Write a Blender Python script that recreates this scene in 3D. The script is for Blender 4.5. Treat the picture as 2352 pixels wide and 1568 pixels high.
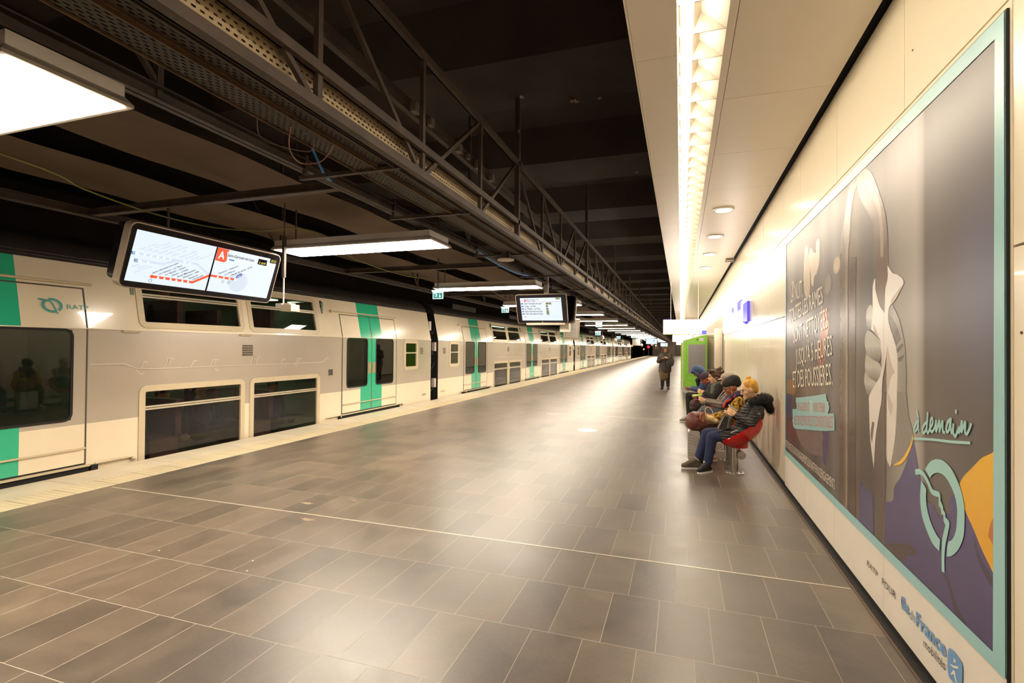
import bpy, bmesh, math, random
from mathutils import Vector, Matrix
random.seed(7)
for _o in list(bpy.data.objects): bpy.data.objects.remove(_o)
SC = bpy.context.scene
C = SC.collection
PI = math.pi
def lin(r, g, b):
    f = lambda v: (v/255/12.92) if v/255 <= 0.04045 else ((v/255+0.055)/1.055)**2.4
    return (f(r), f(g), f(b), 1)
# ---------------------------------------------------------------- camera, world, exposure
CAM_H = 1.65
cam_data = bpy.data.cameras.new('camera')
cam = bpy.data.objects.new('camera', cam_data); C.objects.link(cam)
cam_data.sensor_width = 36.0
cam_data.lens = 1160.5/2352*36.0
cam_data.clip_start = 0.02; cam_data.clip_end = 400
_y, _p, _r = [math.radians(a) for a in (18.488, .632, .501)]
Bm = Matrix(((1, 0, 0), (0, 0, -1), (0, 1, 0)))
Pm = Matrix(((1, 0, 0), (0, math.cos(_p), -math.sin(_p)), (0, math.sin(_p), math.cos(_p))))
Zm = Matrix(((math.cos(_r), -math.sin(_r), 0), (math.sin(_r), math.cos(_r), 0), (0, 0, 1)))
Ym = Matrix(((math.cos(_y), -math.sin(_y), 0), (math.sin(_y), math.cos(_y), 0), (0, 0, 1)))
cam.matrix_world = Matrix.Translation((0, 0, CAM_H)) @ (Ym @ Bm @ Pm @ Zm).to_4x4()
SC.camera = cam
W = bpy.data.worlds.new('world'); SC.world = W; W.use_nodes = True
W.node_tree.nodes['Background'].inputs[0].default_value = (1, .8, .6, 1)
W.node_tree.nodes['Background'].inputs[1].default_value = 0.0
SC.view_settings.view_transform = 'Standard'
SC.view_settings.look = 'None'
SC.view_settings.gamma = 1
SC.view_settings.use_curve_mapping = False
SC.view_settings.exposure = 1.2
LIGHT_COL = (1.0, .87, .70)
PANEL_E = 23.0
TUBE_E = 23.0
# ---------------------------------------------------------------- materials
MATS = {}
def newmat(name):
    m = bpy.data.materials.new(name); m.use_nodes = True
    nt = m.node_tree; b = nt.nodes['Principled BSDF']
    return m, nt, b
def pm(name, col, rough=.5, metal=0, var=.08, scale=8., bump=0., bscale=60., coat=0., spec=.5, stretch=None):
    """plain procedural material: base colour broken up by noise, optional bump"""
    if name in MATS: return MATS[name]
    m, nt, b = newmat(name)
    tc = nt.nodes.new('ShaderNodeTexCoord'); n = nt.nodes.new('ShaderNodeTexNoise')
    n.inputs['Scale'].default_value = scale; n.inputs['Detail'].default_value = 5
    src = tc.outputs['Object']
    if stretch:
        mp = nt.nodes.new('ShaderNodeMapping'); mp.inputs['Scale'].default_value = stretch
        nt.links.new(src, mp.inputs[0]); src = mp.outputs[0]
    nt.links.new(src, n.inputs['Vector'])
    r = nt.nodes.new('ShaderNodeMapRange')
    r.inputs['From Min'].default_value = .3; r.inputs['From Max'].default_value = .7
    r.inputs['To Min'].default_value = 1-var; r.inputs['To Max'].default_value = 1+var
    nt.links.new(n.outputs['Fac'], r.inputs['Value'])
    mx = nt.nodes.new('ShaderNodeVectorMath'); mx.operation = 'SCALE'
    mx.inputs[0].default_value = col[:3]
    nt.links.new(r.outputs[0], mx.inputs['Scale']); nt.links.new(mx.outputs[0], b.inputs['Base Color'])
    b.inputs['Roughness'].default_value = rough; b.inputs['Metallic'].default_value = metal
    b.inputs['Coat Weight'].default_value = coat; b.inputs['Specular IOR Level'].default_value = spec
    if bump:
        n2 = nt.nodes.new('ShaderNodeTexNoise'); n2.inputs['Scale'].default_value = bscale
        nt.links.new(tc.outputs['Object'], n2.inputs['Vector'])
        bp = nt.nodes.new('ShaderNodeBump'); bp.inputs['Strength'].default_value = bump; bp.inputs['Distance'].default_value = .01
        nt.links.new(n2.outputs['Fac'], bp.inputs['Height']); nt.links.new(bp.outputs[0], b.inputs['Normal'])
    MATS[name] = m; return m
def em(name, col, strength):
    if name in MATS: return MATS[name]
    m, nt, b = newmat(name)
    b.inputs['Base Color'].default_value = (0.02, 0.02, 0.02, 1); b.inputs['Roughness'].default_value = .4
    b.inputs['Emission Color'].default_value = (*col[:3], 1); b.inputs['Emission Strength'].default_value = strength
    MATS[name] = m; return m
def glassmat(name, tint, rough=.02):
    if name in MATS: return MATS[name]
    m, nt, b = newmat(name); nt.nodes.remove(b)
    out = nt.nodes['Material Output']
    tr = nt.nodes.new('ShaderNodeBsdfTransparent'); tr.inputs[0].default_value = (*tint, 1)
    gl = nt.nodes.new('ShaderNodeBsdfGlossy'); gl.inputs['Roughness'].default_value = rough; gl.inputs[0].default_value = (1, 1, 1, 1)
    lw = nt.nodes.new('ShaderNodeLayerWeight'); lw.inputs[0].default_value = .5
    pw = nt.nodes.new('ShaderNodeMath'); pw.operation = 'POWER'; nt.links.new(lw.outputs['Facing'], pw.inputs[0]); pw.inputs[1].default_value = 4.5
    fr = nt.nodes.new('ShaderNodeMath'); fr.operation = 'MULTIPLY_ADD'; nt.links.new(pw.outputs[0], fr.inputs[0]); fr.inputs[1].default_value = .9; fr.inputs[2].default_value = .045
    mx = nt.nodes.new('ShaderNodeMixShader')
    nt.links.new(fr.outputs[0], mx.inputs[0]); nt.links.new(tr.outputs[0], mx.inputs[1]); nt.links.new(gl.outputs[0], mx.inputs[2])
    nt.links.new(mx.outputs[0], out.inputs[0]); MATS[name] = m; return m
def perfmat(name, col, dx=.05, dy=.025):
    """perforated steel: slots are really cut out"""
    if name in MATS: return MATS[name]
    m, nt, b = newmat(name)
    tc = nt.nodes.new('ShaderNodeTexCoord'); sp = nt.nodes.new('ShaderNodeSeparateXYZ')
    nt.links.new(tc.outputs['Object'], sp.inputs[0])
    def math_(op, a, bb=None):
        n = nt.nodes.new('ShaderNodeMath'); n.operation = op
        for i, v in enumerate((a, bb)):
            if v is None: continue
            if isinstance(v, (int, float)): n.inputs[i].default_value = v
            else: nt.links.new(v, n.inputs[i])
        return n.outputs[0]
    cr = math_('ADD', sp.outputs[0], sp.outputs[2])
    row = math_('FLOOR', math_('DIVIDE', cr, dy))
    sh = math_('MULTIPLY', math_('MODULO', row, 2.0), .5)
    fy = math_('FRACT', math_('ADD', math_('DIVIDE', sp.outputs[1], dx), sh))
    fx = math_('FRACT', math_('DIVIDE', cr, dy))
    a = math_('MULTIPLY', math_('LESS_THAN', math_('ABSOLUTE', math_('SUBTRACT', fy, .5)), .27), math_('LESS_THAN', math_('ABSOLUTE', math_('SUBTRACT', fx, .5)), .2))
    nt.links.new(math_('SUBTRACT', 1.0, a), b.inputs['Alpha'])
    b.inputs['Base Color'].default_value = col; b.inputs['Roughness'].default_value = .6
    MATS[name] = m; return m
# ---------------------------------------------------------------- mesh builder
ORG = {}
class MB:
    def __init__(s): s.v = []; s.f = []; s.m = []; s.smooth = False
    def add(s, vs, fs, mi=0):
        o = len(s.v); s.v += [tuple(v) for v in vs]
        for f in fs: s.f.append([i+o for i in f]); s.m.append(mi)
        return s
    def box(s, x0, x1, y0, y1, z0, z1, mi=0):
        if x0 > x1: x0, x1 = x1, x0
        if y0 > y1: y0, y1 = y1, y0
        if z0 > z1: z0, z1 = z1, z0
        vs = [(x, y, z) for x in (x0, x1) for y in (y0, y1) for z in (z0, z1)]
        return s.add(vs, [(0, 1, 3, 2), (4, 6, 7, 5), (0, 4, 5, 1), (2, 3, 7, 6), (0, 2, 6, 4), (1, 5, 7, 3)], mi)
    def bar(s, a, b, w, d, up=(0, 0, 1), mi=0):
        a = Vector(a); b = Vector(b); t = (b-a).normalized(); u = Vector(up)
        if abs(t.dot(u)) > .98: u = Vector((1, 0, 0))
        r = t.cross(u).normalized(); u = r.cross(t).normalized()
        vs = [p + r*sx*w/2 + u*sz*d/2 for p in (a, b) for sx in (-1, 1) for sz in (-1, 1)]
        return s.add(vs, [(0, 1, 3, 2), (4, 6, 7, 5), (0, 4, 5, 1), (2, 3, 7, 6), (0, 2, 6, 4), (1, 5, 7, 3)], mi)
    def tube(s, pts, r, n=8, mi=0, cap=True):
        pts = [Vector(p) for p in pts]; rs = r if isinstance(r, (list, tuple)) else [r]*len(pts)
        t0 = (pts[1]-pts[0]).normalized(); ref = Vector((0, 0, 1)) if abs(t0.z) < .9 else Vector((1, 0, 0))
        rings = []
        for i, p in enumerate(pts):
            t = (pts[min(i+1, len(pts)-1)]-pts[max(i-1, 0)]).normalized()
            x = t.cross(ref)
            if x.length < 1e-5: x = t.cross(Vector((0, 1, 0)))
            x.normalize(); y = x.cross(t)
            rings.append([p + (x*math.cos(2*PI*k/n)+y*math.sin(2*PI*k/n))*rs[i] for k in range(n)])
        vs = [v for R in rings for v in R]; fs = []
        for i in range(len(pts)-1):
            for k in range(n): fs.append((i*n+k, i*n+(k+1) % n, (i+1)*n+(k+1) % n, (i+1)*n+k))
        if cap: fs.append(tuple(range(n))[::-1]); fs.append(tuple((len(pts)-1)*n+k for k in range(n)))
        return s.add(vs, fs, mi)
    def lathe(s, c, prof, n=24, mi=0, axis='z', sx=1, sy=1):
        vs = []; fs = []
        for (r, h) in prof:
            for k in range(n):
                a = 2*PI*k/n; x, y = r*math.cos(a)*sx, r*math.sin(a)*sy
                vs.append({'z': (c[0]+x, c[1]+y, c[2]+h), 'y': (c[0]+x, c[1]+h, c[2]+y), 'x': (c[0]+h, c[1]+x, c[2]+y)}[axis])
        for i in range(len(prof)-1):
            for k in range(n): fs.append((i*n+k, i*n+(k+1) % n, (i+1)*n+(k+1) % n, (i+1)*n+k))
        fs.append(tuple(range(n))[::-1]); fs.append(tuple((len(prof)-1)*n+k for k in range(n)))
        return s.add(vs, fs, mi)
    def ell(s, c, r, rot=None, nu=16, nv=10, mi=0):
        vs = []; fs = []; M = rot if rot is not None else Matrix.Identity(3); c = Vector(c)
        for j in range(1, nv):
            t = PI*j/nv
            for i in range(nu):
                a = 2*PI*i/nu
                vs.append(c + M @ Vector((r[0]*math.sin(t)*math.cos(a), r[1]*math.sin(t)*math.sin(a), r[2]*math.cos(t))))
        vs.append(c+M @ Vector((0, 0, r[2]))); vs.append(c+M @ Vector((0, 0, -r[2])))
        T = len(vs)-2; Bt = len(vs)-1
        for j in range(nv-2):
            for i in range(nu): fs.append((j*nu+i, (j+1)*nu+i, (j+1)*nu+(i+1) % nu, j*nu+(i+1) % nu))
        for i in range(nu): fs.append((T, i, (i+1) % nu)); fs.append((Bt, (nv-2)*nu+(i+1) % nu, (nv-2)*nu+i))
        return s.add(vs, fs, mi)
    def cap(s, a, b, ra, rb, n=12, mi=0):
        """round-ended tapered limb"""
        a = Vector(a); b = Vector(b); t = (b-a)
        if t.length < 1e-6: return s.ell(a, (ra, ra, ra))
        t.normalize(); pts = []; rs = []
        for k in range(1, 5):
            q = PI/2*(1-k/4); pts.append(a - t*ra*math.sin(q)); rs.append(max(ra*math.cos(q), .0008))
        pts.append(b); rs.append(rb)
        for k in range(1, 4):
            q = PI/2*k/4; pts.append(b+t*rb*math.sin(q)); rs.append(rb*math.cos(q))
        pts.insert(0, a-t*ra); rs.insert(0, .0008); pts.append(b+t*rb); rs.append(.0008)
        ref = Vector((0, 0, 1)) if abs(t.z) < .9 else Vector((1, 0, 0))
        x = t.cross(ref).normalized(); y = x.cross(t); vs = []; fs = []
        for p, r in zip(pts, rs):
            vs += [p+(x*math.cos(2*PI*k/n)+y*math.sin(2*PI*k/n))*r for k in range(n)]
        for i in range(len(pts)-1):
            for k in range(n): fs.append((i*n+k, i*n+(k+1) % n, (i+1)*n+(k+1) % n, (i+1)*n+k))
        fs.append(tuple(range(n))[::-1]); fs.append(tuple((len(pts)-1)*n+k for k in range(n)))
        return s.add(vs, fs, mi)
    def chain(s, pts, rs, mi=0, n=12):
        for i in range(len(pts)-1): s.cap(pts[i], pts[i+1], rs[i], rs[i+1], n, mi)
        return s
    def prism(s, pts, axis, h0, h1, mi=0):
        """pts 2-D outline; axis 'x': (y,z), 'y': (x,z), 'z': (x,y)"""
        f = {'x': lambda p, h: (h, p[0], p[1]), 'y': lambda p, h: (p[0], h, p[1]), 'z': lambda p, h: (p[0], p[1], h)}[axis]
        n = len(pts); vs = [f(p, h0) for p in pts]+[f(p, h1) for p in pts]
        return s.add(vs, [tuple(range(n))[::-1], tuple(range(n, 2*n))]+[(i, (i+1) % n, (i+1) % n+n, i+n) for i in range(n)], mi)
    def build(s, name, mats, parent=None, smooth=None, loc=None):
        if not isinstance(mats, (list, tuple)): mats = [mats]
        me = bpy.data.meshes.new(name)
        if parent is not None: org = Vector(ORG[parent.name])
        elif loc is not None: org = Vector(loc)
        else:
            xs = [v[0] for v in s.v]; ys = [v[1] for v in s.v]; zs = [v[2] for v in s.v]
            org = Vector(((min(xs)+max(xs))/2, (min(ys)+max(ys))/2, min(zs)))
        me.from_pydata([tuple(Vector(v)-org) for v in s.v], [], s.f)
        for m in mats: me.materials.append(m)
        for p, mi in zip(me.polygons, s.m): p.material_index = mi
        sm = s.smooth if smooth is None else smooth
        if sm: me.polygons.foreach_set('use_smooth', [True]*len(me.polygons))
        me.update(); me.validate()
        bm = bmesh.new(); bm.from_mesh(me); bmesh.ops.recalc_face_normals(bm, faces=bm.faces); bm.to_mesh(me); bm.free()
        if sm: me.set_sharp_from_angle(angle=math.radians(50))
        o = bpy.data.objects.new(name, me); C.objects.link(o)
        if parent is not None: o.parent = parent
        else: o.location = org
        ORG[o.name] = tuple(org)
        return o
def tag(o, label, cat=None, group=None, kind=None):
    if label: o['label'] = label
    if cat: o['category'] = cat
    if group: o['group'] = group
    if kind: o['kind'] = kind
    return o
def thing(name, label, cat, loc, group=None):
    o = bpy.data.objects.new(name, None); C.objects.link(o); o.location = loc; o.empty_display_size = .1
    ORG[o.name] = tuple(loc); return tag(o, label, cat, group)
def struct(name, mb, mats, label=None, smooth=None):
    o = mb.build(name, mats, smooth=smooth); o['kind'] = 'structure'
    if label: o['label'] = label
    return o
KIDS = {}
def copy_tree(o, parent=None):
    c = o.copy(); C.objects.link(c)
    if parent is not None: c.parent = parent
    for ch in [x for x in o.children]: copy_tree(ch, c)
    return c
def remesh(obj, voxel, smooth_it=4, sm_f=.5):
    """fuse overlapping volumes into one continuous skin"""
    md = obj.modifiers.new('r', 'REMESH'); md.mode = 'VOXEL'; md.voxel_size = voxel; md.use_smooth_shade = True
    if smooth_it:
        s2 = obj.modifiers.new('s', 'SMOOTH'); s2.iterations = smooth_it; s2.factor = sm_f
    dg = bpy.context.evaluated_depsgraph_get(); dg.update()
    me = bpy.data.meshes.new_from_object(obj.evaluated_get(dg))
    mats = list(obj.data.materials); old = obj.data; obj.modifiers.clear(); obj.data = me
    me.materials.clear()
    for m in mats: me.materials.append(m)
    me.polygons.foreach_set('use_smooth', [True]*len(me.polygons))
    me.polygons.foreach_set('material_index', [0]*len(me.polygons))
    return obj
_tc = {}
def textmesh(txt, bold=0.):
    k = (txt, bold)
    if k in _tc: return _tc[k]
    cu = bpy.data.curves.new('t', 'FONT'); cu.body = txt; cu.size = 1; cu.resolution_u = 2; cu.offset = bold
    o = bpy.data.objects.new('t', cu); C.objects.link(o)
    dg = bpy.context.evaluated_depsgraph_get(); dg.update()
    me = bpy.data.meshes.new_from_object(o.evaluated_get(dg))
    vs = [tuple(v.co) for v in me.vertices]; fs = [tuple(p.vertices) for p in me.polygons]
    bpy.data.objects.remove(o); bpy.data.curves.remove(cu); bpy.data.meshes.remove(me)
    _tc[k] = (vs, fs); return _tc[k]
def addtext(mb, txt, f, org, ue, vt, cap=.70, bold=0., mi=0):
    """f maps 2-D plane coordinates to 3-D; baseline from org to ue, capital height org to vt"""
    vs, fs = textmesh(txt, bold)
    if not vs: return
    x0 = min(v[0] for v in vs); x1 = max(v[0] for v in vs)
    U = (ue[0]-org[0], ue[1]-org[1]); V = (vt[0]-org[0], vt[1]-org[1])
    out = []
    for v in vs:
        a = (v[0]-x0)/(x1-x0); b = v[1]/cap
        out.append(f(org[0]+U[0]*a+V[0]*b, org[1]+U[1]*a+V[1]*b))
    mb.add(out, fs, mi)
def stroke(mb, pts, w, f, mi=0, n=6):
    """pen stroke of width w along a smoothed 2-D polyline"""
    P = [Vector(p) for p in pts]
    if len(P) > 2:
        Q = []
        for i in range(len(P)-1):
            a, b, c, d = P[max(i-1, 0)], P[i], P[i+1], P[min(i+2, len(P)-1)]
            for k in range(4):
                t = k/4
                Q.append(.5*((2*b)+(-a+c)*t+(2*a-5*b+4*c-d)*t*t+(-a+3*b-3*c+d)*t**3))
        Q.append(P[-1]); P = Q
    o3 = Vector(f(0, 0)); N3 = (Vector(f(1, 0))-o3).cross(Vector(f(0, 1))-o3)
    if N3.length > 0: N3.normalize()
    for i in range(len(P)-1):
        d = P[i+1]-P[i]; lift = N3*6e-6*(i % 60)
        if d.length < 1e-6: continue
        d.normalize(); nn = Vector((-d.y, d.x))*w/2; e = d*w*.25
        mb.add([tuple(Vector(f(*q))+lift) for q in (P[i]-e+nn, P[i]-e-nn, P[i+1]+e-nn, P[i+1]+e+nn)], [(0, 1, 2, 3)], mi)
def disc2(mb, c, r, f, n=20, mi=0, ry=None):
    mb.add([f(c[0]+r*math.cos(2*PI*k/n), c[1]+(ry or r)*math.sin(2*PI*k/n)) for k in range(n)], [tuple(range(n))], mi)
def ring2(mb, c, r, w, f, n=24, mi=0, sy=1):
    vs = []
    for q in (r-w/2, r+w/2): vs += [f(c[0]+q*math.cos(2*PI*k/n), c[1]+q*sy*math.sin(2*PI*k/n)) for k in range(n)]
    mb.add(vs, [(k, (k+1) % n, (k+1) % n+n, k+n) for k in range(n)], mi)
ORD = ['first', 'second', 'third', 'fourth', 'fifth', 'sixth', 'seventh', 'eighth', 'ninth', 'tenth', 'eleventh', 'twelfth', 'thirteenth', 'fourteenth', 'fifteenth', 'sixteenth', 'seventeenth', 'eighteenth', 'nineteenth', 'twentieth', 'twenty-first', 'twenty-second', 'twenty-third', 'twenty-fourth']
# ---------------------------------------------------------------- shared materials
M_dark = pm('sooty concrete', lin(50, 40, 34), .9, var=.35, scale=1.2, bump=.3, bscale=12)
M_steel = pm('dark brown painted steel', lin(72, 59, 50), .62, var=.3, scale=6, bump=.1)
M_steel2 = pm('rusty steel', lin(98, 74, 48), .7, var=.35, scale=9)
M_wall = pm('cream enamel wall panel', lin(240, 228, 200), .22, var=.012, scale=.7, coat=.15)
M_soffit = pm('ivory metal ceiling panel', lin(246, 236, 220), .35, var=.012, scale=.7)
M_black = pm('black rubber trim', lin(16, 14, 14), .6, var=.15)
M_panel_e = em('light panel diffuser', LIGHT_COL, PANEL_E)
M_tube_e = em('fluorescent tube', LIGHT_COL, TUBE_E)
M_fixture = pm('grey aluminium light housing', lin(196, 186, 174), .5, metal=.0, var=.05)
M_white = pm('white painted metal', lin(228, 224, 216), .4, var=.03)
M_chrome = pm('brushed stainless steel', lin(190, 184, 176), .28, metal=1., var=.08, scale=20)
YF = 122.0
# ================================================================ SETTING
# ---- floor: slate tiles 30 x 60 cm in shifted rows
def floormat():
    m, nt, b = newmat('slate floor tiles')
    def N(t): return nt.nodes.new(t)
    def mt(op, a, bb=None, c=None):
        n = N('ShaderNodeMath'); n.operation = op
        for i, v in enumerate((a, bb, c)):
            if v is None: continue
            if isinstance(v, (int, float)): n.inputs[i].default_value = v
            else: nt.links.new(v, n.inputs[i])
        return n.outputs[0]
    g = N('ShaderNodeNewGeometry'); sp = N('ShaderNodeSeparateXYZ'); nt.links.new(g.outputs['Position'], sp.inputs[0])
    X, Y = sp.outputs[0], sp.outputs[1]
    yy = mt('DIVIDE', mt('SUBTRACT', Y, 2.865-.603*40), .603)
    row = mt('FLOOR', yy); fy = mt('FRACT', yy)
    xx = mt('DIVIDE', mt('SUBTRACT', mt('SUBTRACT', X, .025-30.), mt('MULTIPLY', mt('SUBTRACT', row, 40.), .0975)), .2985)
    col = mt('FLOOR', xx); fx = mt('FRACT', xx)
    def near(f, w): return mt('LESS_THAN', mt('SUBTRACT', .5, mt('ABSOLUTE', mt('SUBTRACT', f, .5))), w)
    joint = mt('MAXIMUM', near(fy, .0032), near(fx, .006))
    cb = N('ShaderNodeCombineXYZ'); nt.links.new(row, cb.inputs[0]); nt.links.new(col, cb.inputs[1])
    wn = N('ShaderNodeTexWhiteNoise'); wn.noise_dimensions = '2D'; nt.links.new(cb.outputs[0], wn.inputs['Vector'])
    ns = N('ShaderNodeTexNoise'); ns.inputs['Scale'].default_value = 2.2; ns.inputs['Detail'].default_value = 8; ns.inputs['Distortion'].default_value = 1.2
    nt.links.new(g.outputs['Position'], ns.inputs['Vector'])
    n2 = N('ShaderNodeTexNoise'); n2.inputs['Scale'].default_value = 40; n2.inputs['Detail'].default_value = 4
    nt.links.new(g.outputs['Position'], n2.inputs['Vector'])
    v = mt('ADD', mt('MULTIPLY', wn.outputs['Value'], .30), mt('ADD', mt('MULTIPLY', ns.outputs['Fac'], .7), mt('MULTIPLY', n2.outputs['Fac'], .25)))
    cr = N('ShaderNodeValToRGB'); cr.color_ramp.elements[0].position = .3; cr.color_ramp.elements[1].position = .95
    cr.color_ramp.elements[0].color = lin(64, 55, 47); cr.color_ramp.elements[1].color = lin(116, 99, 81)
    nt.links.new(v, cr.inputs[0])
    mx = N('ShaderNodeMix'); mx.data_type = 'RGBA'; nt.links.new(joint, mx.inputs[0]); nt.links.new(cr.outputs[0], mx.inputs[6]); mx.inputs[7].default_value = lin(168, 156, 138)
    nt.links.new(mx.outputs[2], b.inputs['Base Color'])
    rr = mt('ADD', mt('MULTIPLY', joint, .35), mt('ADD', .29, mt('MULTIPLY', ns.outputs['Fac'], .16)))
    nt.links.new(rr, b.inputs['Roughness'])
    bp = N('ShaderNodeBump'); bp.inputs['Strength'].default_value = .25; bp.inputs['Distance'].default_value = .004
    nt.links.new(mt('SUBTRACT', mt('MULTIPLY', ns.outputs['Fac'], .5), joint), bp.inputs['Height']); nt.links.new(bp.outputs[0], b.inputs['Normal'])
    b.inputs['Specular IOR Level'].default_value = 1.0
    return m
struct('floor', MB().box(-6.27, 1.14, -4, YF, -.3, 0), floormat())
def slabmat(name, base, joint, period, tact=False):
    m, nt, b = newmat(name)
    g = nt.nodes.new('ShaderNodeNewGeometry'); sp = nt.nodes.new('ShaderNodeSeparateXYZ'); nt.links.new(g.outputs['Position'], sp.inputs[0])
    def mt(op, a, bb=None):
        n = nt.nodes.new('ShaderNodeMath'); n.operation = op
        for i, v in enumerate((a, bb)):
            if v is None: continue
            if isinstance(v, (int, float)): n.inputs[i].default_value = v
            else: nt.links.new(v, n.inputs[i])
        return n.outputs[0]
    def near(v, p, w): 
        f = mt('FRACT', mt('DIVIDE', v, p)); return mt('LESS_THAN', mt('SUBTRACT', .5, mt('ABSOLUTE', mt('SUBTRACT', f, .5))), w/p)
    j = near(mt('ADD', sp.outputs[1], 50.), period, .004)
    ns = nt.nodes.new('ShaderNodeTexNoise'); ns.inputs['Scale'].default_value = 3; ns.inputs['Detail'].default_value = 6; nt.links.new(g.outputs['Position'], ns.inputs['Vector'])
    cr = nt.nodes.new('ShaderNodeValToRGB'); cr.color_ramp.elements[0].position = .3; cr.color_ramp.elements[1].position = .7
    cr.color_ramp.elements[0].color = tuple(c*.86 for c in base[:3])+(1,); cr.color_ramp.elements[1].color = base
    nt.links.new(ns.outputs['Fac'], cr.inputs[0])
    mx = nt.nodes.new('ShaderNodeMix'); mx.data_type = 'RGBA'; nt.links.new(j, mx.inputs[0]); nt.links.new(cr.outputs[0], mx.inputs[6]); mx.inputs[7].default_value = joint
    nt.links.new(mx.outputs[2], b.inputs['Base Color']); b.inputs['Roughness'].default_value = .55
    MATS[name] = m; return m
M_nose = slabmat('pale stone platform edge', lin(214, 202, 178), lin(120, 108, 92), 1.2)
M_tact = slabmat('ribbed tactile paving', lin(216, 200, 166), lin(120, 108, 92), .42)
struct('trim_1', MB().box(-7.25, -6.69, -4, YF, -.3, .0), M_nose)
tb = MB().box(-6.69, -6.27, -4, YF, -.3, .002)
for i in range(int((60+4)/.07)):                       # raised ribs
    y = -4+i*.07
    tb.box(-6.665, -6.31, y, y+.03, .002, .0045)
struct('trim_2', tb, M_tact)
M_joint = pm('light metal expansion strip', lin(206, 196, 176), .35, metal=.4, var=.1, scale=30)
struct('trim_3', MB().box(-6.2, 1.12, 4.068, 4.084, 0, .0015), M_joint)
struct('trim_4', MB().box(-3.2, 0.1, 12.28, 12.31, 0, .0015), M_joint)
# platform face and track trench
struct('wall_platform', MB().box(-7.25, -7.0, -4, YF, -1.4, -.3), pm('platform edge face', lin(60, 54, 48), .9))
struct('track_bed', MB().box(-14, -7.25, -4, 160, -1.6, -1.4), pm('track ballast', lin(40, 35, 32), .95, var=.4, scale=30, bump=.5))
# ---- right wall: enamel panels with open joints
wl = MB()
ys = [-4, -.3, 1.0, 2.42, 3.42, 4.73, 6.07, 7.07]+[7.07+1.0*k for k in range(1, 10)]
# lower panels z .03-2.05 ; upper 2.06-3.75
g = .006
def wallpan(y0, y1, z0, z1): wl.box(1.201, 1.231, y0+g/2, y1-g/2, z0, z1)
yy = [-4.0, -2.6, -1.2, .2, 1.1, 2.43]
for a, b_ in zip(yy[:-1], yy[1:]):
    wallpan(a, b_, .04, 2.045); wallpan(a, b_, 2.055, 3.76)
yu = [2.43, 3.42, 4.73, 6.07, 7.05, 8.0]
for a, b_ in zip(yu[:-1], yu[1:]): wallpan(a, b_, 3.02, 3.76)
wallpan(6.82, 8.0, .04, 2.045); wallpan(6.82, 8.0, 2.055, 3.01)
wallpan(2.43, 6.82, .04, 3.01)
y = 8.0
while y < 16.6:
    wallpan(y, y+.62, .04, 2.045); wallpan(y, y+.62, 2.055, 3.76); y += .62
y = 16.68
while y < YF:
    y2 = y+2.4
    if not (y < 21.5): wallpan(y, y2, .04, 2.045)
    wallpan(y, y2, 2.055, 3.76); y = y2
struct('wall_right', wl, M_wall)
struct('wall_right_backing', MB().box(1.25, 1.32, -4, YF, -.3, 5.6), pm('dark wall backing', lin(40, 34, 28), .8))
struct('baseboard_right', MB().box(1.14, 1.20, -4, YF, -.3, .004).box(1.192, 1.25, -4, YF, 0, .04), M_black)
struct('trim_5', MB().box(1.132, 1.142, -4, YF, -.02, .008), pm('thin brown metal edging', lin(110, 88, 70), .4, metal=.5))
# screw heads in the near wall panels are tiny; two of them show
struct('trim_6', MB().lathe((1.2005, 3.31, 3.3), [(.006, -.002), (.006, .001)], 10, axis='x').lathe((1.2005, 2.38, 1.72), [(.006, -.002), (.006, .001)], 10, axis='x'), M_steel2)
# ---- lowered ivory ceiling over the seats, light slot and black shadow gap
sf = MB()
zc = 3.76
def cpan(x0, x1, y0, y1, t=.03): sf.box(x0+.002, x1-.002, y0+.0025, y1-.0025, zc, zc+t)
y = -4.0
while y < YF: cpan(-.33, -.035, y, y+2.6); y += 2.6
y = 3.31-1.29*6
while y < YF: cpan(.33, 1.145, y, y+1.29); y += 1.29
sf.box(.275, .328, -4, YF, zc, zc+.03)
sf.box(-.345, -.33, -4, YF, zc-.0, zc+.35)
struct('ceiling_lowered', sf, M_soffit)
struct('ceiling_gap', MB().box(1.14, 1.25, -4, YF, zc+.05, zc+.25).box(-.33, 1.25, -4, YF, zc+.3, zc+.36), M_black)
# ---- dark concrete ceiling with cross beams
cl = MB().box(-14, -.34, -4, 160, 5.25, 5.6)
k = -4
while 6.36+3.13*k < YF:
    y = 6.36+3.13*k
    cl.add([(-6., y, 4.82), (-.34, y, 4.82), (-.34, y-1.15, 4.80), (-6., y-1.15, 4.80), (-6., y+.10, 5.3), (-.34, y+.10, 5.3), (-.34, y-1.6, 5.3), (-6., y-1.6, 5.3)],
           [(0, 1, 2, 3), (0, 4, 5, 1), (3, 2, 6, 7), (1, 5, 6, 2), (0, 3, 7, 4)])
    k += 1
struct('ceiling', cl, M_dark)
struct('wall_left', MB().box(-14.2, -14, -4, 160, -1.6, 5.6), M_dark)
struct('wall_back', MB().box(-14, 1.25, -4.2, -4, -1.6, 5.6), pm('back wall', lin(120, 108, 96), .8))
fw = MB().box(-6.3, 1.3, YF, YF+.3, 0, 5.6)
struct('wall_far', fw, pm('grey brown end wall', lin(150, 134, 124), .8, var=.15, scale=.6))
struct('wall_tunnel', MB().box(-14, -6.3, 158, 158.3, -1.6, 5.6), M_dark)
def tp(ztop): pass
# closed grey door and a notice at the far end
f = MB().box(-1.3, .9, YF-.12, YF, 0, 2.9)
struct('door_3', f, pm('dark grey service door', lin(110, 98, 94), .6))
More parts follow.
